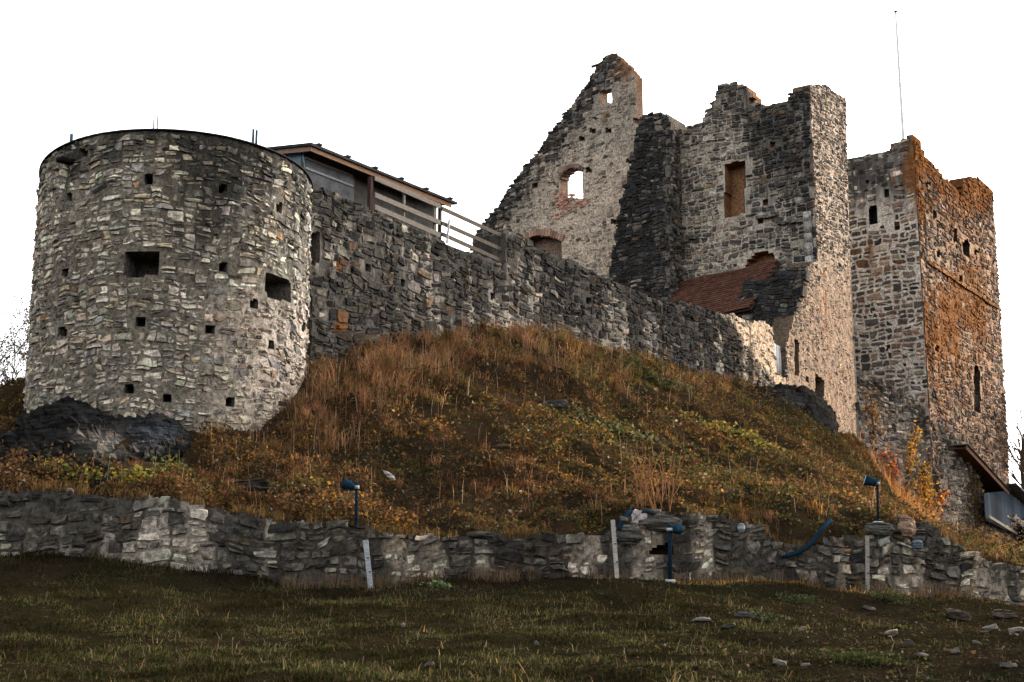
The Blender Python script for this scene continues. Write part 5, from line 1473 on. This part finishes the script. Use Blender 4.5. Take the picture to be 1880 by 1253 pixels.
ang = rng.uniform(0, 2 * math.pi, n); rr = rad * np.sqrt(rng.random(n))
bx, by = X[own] + rr * np.cos(ang), Y[own] + rr * np.sin(ang)
gold = (rng.random(m) < 0.32 * smooth(-1.0, 5.0, X))[:, None]
tuft_c = np.where(gold, choose(rng, m, [(0.15, 0.10, 0.03), (0.20, 0.11, 0.032), (0.11, 0.09, 0.03)], [2, 2, 2]), 1.0) * np.where(gold, 1.0, 1.0) * np.where(gold, 1.0, choose(rng, m, [(0.105, 0.056, 0.027), (0.155, 0.090, 0.047), (0.07, 0.038, 0.018), (0.085, 0.060, 0.021), (0.045, 0.037, 0.015)], [4, 3, 4, 3, 2], 0.5, 1.4))
tuft_c = tuft_c * np.array([[1.12, 0.96, 0.88]]) * (1 + 0.5 * tall[:, None]) + tall[:, None] * (rng.random((m, 1)) < 0.4) * np.array([[0.07, 0.045, 0.028]])
tint = tuft_c[own] * rng.uniform(0.6, 1.4, (n, 1))
h = np.repeat(rng.uniform(0.08, 0.30, m) + tall * rng.uniform(0.05, 0.55, m), per) * rng.uniform(0.5, 1.25, n)
acc = Acc(); blades(acc, np.stack([bx, by, hill_z(bx, by) - 0.03], 1), h, rng.uniform(0.009, 0.021, n) * (by / 38), 1.35, tint, rng)
print('tufts', m, 'blades', n)
tag(acc.build('dry_grass', M['grass'], None, smooth=False), 'tall reddish brown dry grass on the slope below the curtain wall', 'grass', kind='stuff')
# long bleached stems standing above the tufts
X, Y, wy = hill_sample(60000, 1.4)
Z = hill_z(X, Y); px, py = proj(np.stack([X, Y, Z], -1))
tl_ = tall_at(px, py) * (1 - smooth(430, 330, px) * smooth(890, 850, py))
k = (rng.random(len(X)) > smooth(430, 330, px) * smooth(890, 850, py)) & (rng.random(len(X)) < (0.03 + 0.5 * tl_ * smooth(0.42, 0.62, fbm(X * 1.3, Y * 1.3, 0, 421, 3)))) & (Y > wy + 0.4)
X, Y, Z, tl_ = X[k], Y[k], Z[k], tl_[k]; n = len(X)
acc = Acc(); blades(acc, np.stack([X, Y, Z - 0.03], 1), rng.uniform(0.35, 0.8, n) + 0.55 * tl_ * rng.random(n), rng.uniform(0.008, 0.016, n) * (Y / 38), 0.35, choose(rng, n, [(0.24, 0.15, 0.095), (0.30, 0.20, 0.13), (0.17, 0.10, 0.055)], [2, 1, 2]), rng)
tag(acc.build('straw_stems', M['grass'], None, smooth=False), 'long bleached straw stems standing above the dry grass on the slope', 'straw', kind='stuff')
# dead leaves and crumbs on the bare earth
X, Y, wy = hill_sample(150000, 1.4)
px, py = proj(np.stack([X, Y, hill_z(X, Y)], -1)); k = ~((px < 360) & (px > 40) & (py < 862)); X, Y = X[k], Y[k]
n = len(X)
acc = Acc(); leaves(acc, np.stack([X, Y, hill_z(X, Y) + 0.015], 1), rng.uniform(0.02, 0.06, n) * (Y / 36), choose(rng, n, [(0.05, 0.032, 0.017), (0.028, 0.02, 0.012), (0.08, 0.048, 0.022), (0.10, 0.08, 0.058), (0.018, 0.014, 0.010)], [4, 4, 2, 0.8, 4]), rng, 0.4)
tag(acc.build('earth_litter', M['leaf'], None, smooth=False), 'dead leaves and crumbs on the bare earth of the slope', 'litter', kind='stuff')
# grass hanging over the top of the retaining wall
lt = np.array(lw_top, float)
n = 5200
pxh = rng.uniform(-60, 1760, n); gate = fbm(pxh * 0.02, pxh * 0.0, 0, 461, 3); k = rng.random(n) < smooth(0.4, 0.62, gate); pxh = pxh[k]; n = len(pxh)
Ph = at(pxh, np.interp(pxh, lt[:, 0], lt[:, 1]) + rng.uniform(-1, 5, n), lwY(pxh) + rng.uniform(-0.03, 0.3, n))
acc = Acc(); blades(acc, Ph, rng.uniform(0.08, 0.30, n), rng.uniform(0.008, 0.016, n), 1.5, choose(rng, n, [(0.11, 0.06, 0.026), (0.07, 0.045, 0.018), (0.05, 0.045, 0.016), (0.15, 0.085, 0.04)], [3, 3, 2, 1]), rng)
tag(acc.build('wall_top_grass', M['grass'], None, smooth=False), 'tufts of dry grass hanging over the retaining wall top', 'grass', kind='stuff')
# pale dry grass standing against the wall's foot
n = 9000
pxh = rng.uniform(480, 1840, n); gate = np.clip(0.25 + blob(pxh, 0, 1680, 0, 90, 1) * 1.2 + blob(pxh, 0, 900, 0, 120, 1) * 0.5 + blob(pxh, 0, 640, 0, 60, 1) * 0.5, 0, 1) * smooth(0.35, 0.6, fbm(pxh * 0.03, pxh * 0.0, 0, 471, 3))
k = rng.random(n) < gate; pxh = pxh[k]; n = len(pxh)
Pf = at(pxh, 1070.0, lwY(pxh) - rng.uniform(0.04, 0.45, n)); Pf[:, 2] = meadow_z(Pf[:, 0], Pf[:, 1]) - 0.03
acc = Acc(); blades(acc, Pf, rng.uniform(0.12, 0.42, n), rng.uniform(0.006, 0.012, n), 0.6, choose(rng, n, [(0.14, 0.095, 0.06), (0.10, 0.065, 0.038), (0.19, 0.13, 0.09)], [2, 2, 1]), rng)
tag(acc.build('wall_foot_grass', M['grass'], None, smooth=False), 'pale dry grass standing against the foot of the retaining wall', 'grass', kind='stuff')
# glowing tufts along the outer wall's foot on the right
n = 9000
px = rng.uniform(1560, 1800, n); py = np.interp(px, [1560, 1600, 1650, 1700, 1800], [810, 872, 935, 984, 1026]) + rng.normal(0, 12, n)
kk_ = rng.random(n) < np.clip(2.4 * (fbm(px * 0.045, py * 0.0, 0, 451, 3) - 0.36), 0.04, 1) * smooth(1560, 1640, px); px, py = px[kk_], py[kk_]; n = len(px)
Pq = np.array([on(OW, a, b, 0.0) for a, b in zip(px, py)])
o_r = np.abs(rng.normal(0.3, 1.1, n))
Pq[:, 0] += OW.n[0] * o_r; Pq[:, 1] += OW.n[1] * o_r
Pq[:, 2] = hill_z(Pq[:, 0], Pq[:, 1])
tint = choose(rng, n, [(0.40, 0.17, 0.06), (0.46, 0.24, 0.10), (0.30, 0.13, 0.05), (0.36, 0.22, 0.05)], [3, 3, 3, 2])
acc = Acc(); blades(acc, Pq, rng.uniform(0.25, 1.0, n) + rng.random(n) ** 4 * 1.3, rng.uniform(0.02, 0.05, n), 0.9, tint, rng)
tag(acc.build('orange_grass', M['grass'], None, smooth=False), 'glowing orange dry grass along the foot of the rough outer wall', 'grass', kind='stuff')
# climbing plants with yellow leaves on the outer wall
def creeper(cx, cy, path, n, label, cols, w, sp=10):
    pts = np.array(path, float)
    P3 = np.array([on(OW, x, y, 0.16) for x, y in pts])
    t = thing('climbing_plant', P3[0], label, 'creeper', 'creepers on the outer wall')
    a = Acc(); a.tube(spline(P3, 20), np.linspace(0.06, 0.015, 20), 6, (0.08, 0.05, 0.03)); a.build('stem', M['bark'], t, P3[0])
    q = rng.random(n) ** 0.8 * (len(pts) - 1); i = np.minimum(q.astype(int), len(pts) - 2); f_ = (q - i)[:, None]
    xy = pts[i] * (1 - f_) + pts[i + 1] * f_ + rng.normal(0, sp, (n, 2)) * np.array([1, 1.3])
    Pl = np.array([on(OW, x, y, o) for (x, y), o in zip(xy, rng.uniform(0.12, 0.4, n))])
    a = Acc(); leaves(a, Pl, rng.uniform(0.12, 0.26, n), choose(rng, n, cols, w), rng, 0.9); a.build('leaves', M['leaf'], t, P3[0], smooth=False)
YO = [(0.50, 0.26, 0.04), (0.42, 0.20, 0.04), (0.55, 0.34, 0.08), (0.34, 0.13, 0.035)]
creeper(0, 0, [(1660, 925), (1664, 858), (1666, 838), (1670, 815), (1676, 790)], 260, 'narrow yellow creeper climbing the outer wall below the keep corner', YO, [4, 3, 3, 2], 5)
creeper(0, 0, [(1706, 975), (1700, 930), (1692, 905), (1688, 885), (1694, 862)], 620, 'dense orange yellow creeper bush at the middle of the outer wall', YO, [4, 3, 3, 2], 10)
creeper(0, 0, [(1640, 920), (1632, 885), (1628, 862), (1622, 835)], 320, 'red orange creeper at the foot of the outer wall, left of the yellow ones', [(0.45, 0.16, 0.05), (0.36, 0.12, 0.05)], [1, 1], 9)
creeper(0, 0, [(1716, 940), (1722, 920), (1728, 905)], 120, 'small orange creeper right of the dense yellow bush', [(0.5, 0.22, 0.06), (0.40, 0.16, 0.05)], [1, 1], 6)
creeper(0, 0, [(1785, 1000), (1788, 960), (1786, 920), (1780, 880)], 300, 'dark brown green creeper under the walkway eave', [(0.06, 0.035, 0.012), (0.16, 0.08, 0.02), (0.05, 0.045, 0.015)], [3, 1, 2], 8)
creeper(0, 0, [(1600, 800), (1598, 780), (1596, 755), (1592, 735)], 160, 'thin brown creeper next to the sunlit end wall', [(0.20, 0.10, 0.03), (0.12, 0.06, 0.025)], [1, 1], 9)

# leafy yellow-green patch on the left above the retaining wall
def patch(name, cx, cy, rx, ry, n, cols, w, label, zf, y0, size=(0.07, 0.15), hmax=0.35, cat='plant', group=None, c=None):
    c = hit(cx, cy, zf, y0) if c is None else c
    k_ = c[1] / F
    P = c + np.stack([rng.normal(0, 0.5, n) * rx * k_, rng.normal(0, 0.4, n) * rx * k_ * 0.5, rng.random(n) * 0], 1)
    P[:, 2] = zf(P[:, 0], P[:, 1]) + rng.random(n) ** 1.3 * hmax
    a = Acc(); leaves(a, P, rng.uniform(*size, n), choose(rng, n, cols, w), rng, 0.6)
    for i in range(14 if n > 100 else 0):
        q = P[rng.integers(n)]; b0 = np.array([q[0] + rng.uniform(-.1, .1), q[1], float(zf(q[0], q[1])) - 0.02]); a.tube([b0, (b0 + q) / 2 + np.array([0.02, 0, 0.02]), q], 0.006, 4, (0.06, 0.045, 0.025))
    tag(a.build(name, M['leaf'], None, c, smooth=False), label, cat, group)
YG = [(0.15, 0.14, 0.035), (0.09, 0.10, 0.03), (0.30, 0.20, 0.03), (0.06, 0.07, 0.025)]
patch('bramble_bush', 150, 893, 60, 14, 420, YG, [4, 4, 2, 2], 'yellow green bramble patch over the left end of the retaining wall', hill_z, 28, group='bramble patches on the slope')
patch('bramble_bush', 240, 890, 50, 12, 260, YG, [4, 4, 3, 2], 'yellow green bramble patch right of the pale fallen slab above the wall', hill_z, 28, group='bramble patches on the slope')
patch('bramble_bush', 315, 870, 40, 14, 160, YG, [3, 5, 1, 4], 'sparse green bramble below the tower centre', hill_z, 28, group='bramble patches on the slope')
patch('bramble_bush', 1120, 800, 110, 30, 420, [(0.07, 0.08, 0.035), (0.10, 0.10, 0.045), (0.05, 0.06, 0.03)], [3, 2, 3], 'grey green bramble patch in the middle right of the slope', hill_z, 30, size=(0.1, 0.2), group='bramble patches on the slope')
patch('bramble_bush', 1190, 690, 60, 14, 260, [(0.06, 0.065, 0.025), (0.09, 0.09, 0.035)], [1, 1], 'green bramble at the foot of the curtain wall', hill_z, 30, size=(0.12, 0.24), group='bramble patches on the slope')
patch('bramble_bush', 1345, 800, 90, 30, 380, [(0.12, 0.11, 0.03), (0.19, 0.13, 0.03), (0.08, 0.08, 0.025)], [2, 2, 2], 'olive yellow bramble on the right of the slope', hill_z, 30, size=(0.1, 0.2), group='bramble patches on the slope')
patch('bramble_bush', 530, 905, 60, 20, 260, [(0.06, 0.065, 0.022), (0.10, 0.085, 0.025), (0.18, 0.10, 0.02)], [3, 2, 1], 'dark green bramble left of the leftmost floodlight', hill_z, 28, group='bramble patches on the slope')
patch('low_shrub', 1470, 1110, 40, 20, 420, [(0.022, 0.035, 0.018), (0.035, 0.045, 0.02)], [1, 1], 'dark green low shrub left of the right wooden stake', meadow_z, 20, size=(0.03, 0.07), hmax=0.2, cat='shrub', group='low dark shrubs on the bank')
patch('low_shrub', 1628, 1102, 40, 20, 420, [(0.022, 0.035, 0.018), (0.035, 0.045, 0.02)], [1, 1], 'dark green low shrub right of the right wooden stake', meadow_z, 20, size=(0.03, 0.07), hmax=0.25, cat='shrub', group='low dark shrubs on the bank')
patch('low_shrub', 1400, 1140, 40, 14, 240, [(0.03, 0.045, 0.025), (0.045, 0.055, 0.03)], [1, 1], 'grey green low shrub beside the dark rounded stone', meadow_z, 18, size=(0.03, 0.06), hmax=0.15, cat='shrub', group='low dark shrubs on the bank')
patch('low_shrub', 1580, 1215, 90, 40, 900, [(0.024, 0.030, 0.012), (0.036, 0.04, 0.015), (0.05, 0.05, 0.02)], [2, 2, 1], 'wide mossy green clump on the bare soil near the bottom', meadow_z, 12, size=(0.03, 0.06), hmax=0.14, cat='shrub', group='low dark shrubs on the bank')
patch('leafy_shrub', 808, 1078, 22, 6, 60, [(0.14, 0.19, 0.08), (0.10, 0.14, 0.06)], [1, 1], 'light green leafy herb at the foot of the wall below the black hollow', meadow_z, 20, size=(0.07, 0.13), hmax=0.12, cat='plant')  # small leafy herb of loose leaves without stems

# twiggy bush low on the slope
def twigs(a, base, d, L, r, depth, rng, tint, kids=4, spread=0.5, tips=None):
    P = [base]; dd = np.array(d, float)
    for i in range(4):
        dd = dd + rng.normal(0, 0.10, 3); dd /= np.linalg.norm(dd); P.append(P[-1] + dd * L / 4)
    a.tube(P, np.linspace(r, r * 0.5, 5), 5 if depth > 1 else 4, tint, cap=False)
    if tips is not None and depth <= 1: tips.extend(P[2:])
    if depth <= 0: return
    for i in range(kids):
        j = rng.integers(1, 5); nd = dd + rng.normal(0, spread, 3); nd[2] += 0.15; nd /= np.linalg.norm(nd)
        twigs(a, P[j], nd, L * rng.uniform(0.5, 0.75), r * 0.5, depth - 1, rng, tint, kids, spread, tips)
rg = np.random.default_rng(77)
c = hit(1200, 935, hill_z, 29)
t = thing('twiggy_bush', c, 'leafless reddish twiggy bush low on the slope above the dark blue floodlight', 'bush')
a = Acc(); tips = []
for i in range(22):
    twigs(a, c + np.array([rg.uniform(-.35, .35), rg.uniform(-.2, .2), -0.05]), (rg.uniform(-.45, .45), rg.uniform(-.3, .3), 1), rg.uniform(0.5, 1.1), 0.012, 1, rg, (0.20, 0.10, 0.05), 3, 0.3, tips)
a.build('twigs', M['bark'], t, c)
tips = np.array(tips); tips = tips[rg.random(len(tips)) < 0.7]
a = Acc(); leaves(a, tips, rg.uniform(0.03, 0.07, len(tips)), choose(rg, len(tips), [(0.20, 0.10, 0.045), (0.14, 0.07, 0.03)], [1, 1]), rg, 0.9); a.build('dry_leaves', M['leaf'], t, c, smooth=False)

# bare trees at the right edge, behind the keep
for i, (x, Yt, Ht, lab) in enumerate([(1886, 100, 13, 'bare grey tree at the right edge behind the keep'), (1915, 94, 11, 'bare tree partly cut off by the right edge, in front of its neighbour')]):
    b0 = at(x, 960, Yt); b0[2] = min(b0[2], 6.0)
    t = thing('bare_tree', b0, lab, 'tree', 'bare trees beyond the keep')
    a = Acc(); H = Ht * 0.55
    P = [b0 + np.array([0.12 * math.sin(k_ * 1.3 + i), 0, H * k_ / 6]) for k_ in range(7)]
    a.tube(P, np.linspace(0.22, 0.12, 7), 8, (0.07, 0.055, 0.045)); a.build('trunk', M['bark'], t, b0)
    a = Acc(); rg = np.random.default_rng(90 + i)
    for k_ in range(13):
        q = P[3 + k_ % 4]; ang = rg.uniform(0, 2 * math.pi)
        twigs(a, q, (0.8 * math.cos(ang), 0.8 * math.sin(ang), 1.0), rg.uniform(2.5, 4.2), 0.06, 3, rg, (0.09, 0.07, 0.055), 4, 0.45)
    a.build('crown', M['bark'], t, b0)
bq = on(OW, 1872, 1000, 0.7)
patch('dark_bush', 1872, 1018, 40, 60, 700, [(0.005, 0.0045, 0.0035), (0.008, 0.007, 0.004)], [1, 1], 'almost black bush under the walkway beam at the right edge', lambda x, y: bq[2] + 0 * x, 34, size=(0.12, 0.3), hmax=1.3, cat='bush', c=bq)
# tall evergreens beyond the right edge: added unseen to shade curtain wall, tower, meadow
rg = np.random.default_rng(140)
def evergreen(b0, Ht, Rc, label):
    t = thing('evergreen_tree', b0, label, 'tree', 'evergreens beyond the right edge')
    a = Acc(); P = [b0 + np.array([0.1 * math.sin(k_), 0, Ht * 0.95 * k_ / 7]) for k_ in range(8)]
    a.tube(P, np.linspace(0.45, 0.05, 8), 8, (0.06, 0.045, 0.035)); a.build('trunk', M['bark'], t, b0)
    n = 16000; h = rg.uniform(0.1, 1, n) ** 0.85
    r = Rc * np.clip((1.06 - h) * 2.6, 0.05, 1) * np.sqrt(rg.random(n)); an = rg.uniform(0, 2 * math.pi, n)
    r *= 0.75 + 0.4 * fbm(an * 1.5, h * 9, 0, 9, 2)
    Pl = b0 + np.stack([r * np.cos(an), r * np.sin(an), h * Ht - r * 0.25], 1)
    a = Acc(); leaves(a, Pl, rg.uniform(0.4, 0.9, n), choose(rg, n, [(0.02, 0.035, 0.015), (0.03, 0.045, 0.02)], [1, 1]), rg, 0.8); a.build('crown', M['leaf'], t, b0, smooth=False)
    return t
def tree_spot(q, Yt): return np.array([(q + math.sin(SUN_AZ + math.pi / 2) * 0 + 0.743 * Yt) / 0.669, Yt])
ev0 = None
for i, (q, Yt, sc_) in enumerate([(-39.3, 87, 1.0), (-36.4, 84, 1.05), (-33.6, 86, 0.95), (-8.0, 66, 0.6), (-3.0, 67, 0.65)]):
    x_, y_ = tree_spot(q, Yt); b0 = np.array([x_, y_, float(hill_z(x_, y_)) - 0.3])
    lab = ['tall dark evergreen nearest the keep, just beyond the right edge', 'second evergreen from the keep', 'third evergreen from the keep', 'lower evergreen standing in front of the tall ones', 'lowest evergreen, farthest outside the right edge'][i]
    if ev0 is None: ev0 = evergreen(b0, 40.0, 3.0, lab); continue
    c_ = ev0.copy(); col.objects.link(c_); c_.location = b0; c_.scale = (1.0, 1.0, sc_); c_.rotation_euler = (0, 0, i * 1.3); c_['label'] = lab
    for ch in ev0.children:
        d_ = ch.copy(); col.objects.link(d_); d_.parent = c_
# sparse leafy saplings at the left edge
for i, (x, y, Yt, Ht, lab) in enumerate([(16, 790, 44, 3.2, 'sparse dark leafy sapling at the left edge beside the tower'), (40, 800, 46, 4.6, 'taller thin sapling close to the left side of the tower'), (-18, 800, 42, 3.0, 'sapling cut off by the left picture edge')]):
    b0 = at(x, y, Yt); b0[2] = float(hill_z(b0[0], b0[1]))
    top = at(x, 600 - 30 * i, Yt)[2] if i < 2 else at(x, 640, Yt)[2]
    Ht = top - b0[2]
    t = thing('sapling', b0, lab, 'sapling', 'saplings at the left edge')
    a = Acc(); tips = []; rg = np.random.default_rng(120 + i)
    P = [b0 + np.array([0.05 * math.sin(k_ * 1.7), 0, Ht * 0.9 * k_ / 6]) for k_ in range(7)]
    a.tube(P, np.linspace(0.03, 0.01, 7), 6, (0.05, 0.04, 0.03)); a.build('trunk', M['bark'], t, b0)
    a = Acc()
    for k_ in range(34):
        q = P[2 + k_ % 5]; ang = rg.uniform(0, 2 * math.pi)
        twigs(a, q, (0.6 * math.cos(ang), 0.6 * math.sin(ang), 0.9), rg.uniform(0.5, 0.95), 0.008, 1, rg, (0.05, 0.04, 0.03), 3, 0.45, tips)
    tips = np.array(tips); tips = np.concatenate([tips, tips + rg.normal(0, 0.05, tips.shape)])
    leaves(a, tips + rg.normal(0, 0.03, tips.shape), rg.uniform(0.05, 0.10, len(tips)), choose(rg, len(tips), [(0.04, 0.035, 0.018), (0.07, 0.05, 0.02)], [2, 1]), rg, 0.9)
    a.build('crown', M['leaf'], t, b0, smooth=False)
print("objects", len(bpy.data.objects), "tris", sum(len(o.data.polygons) for o in bpy.data.objects if o.type == 'MESH'))
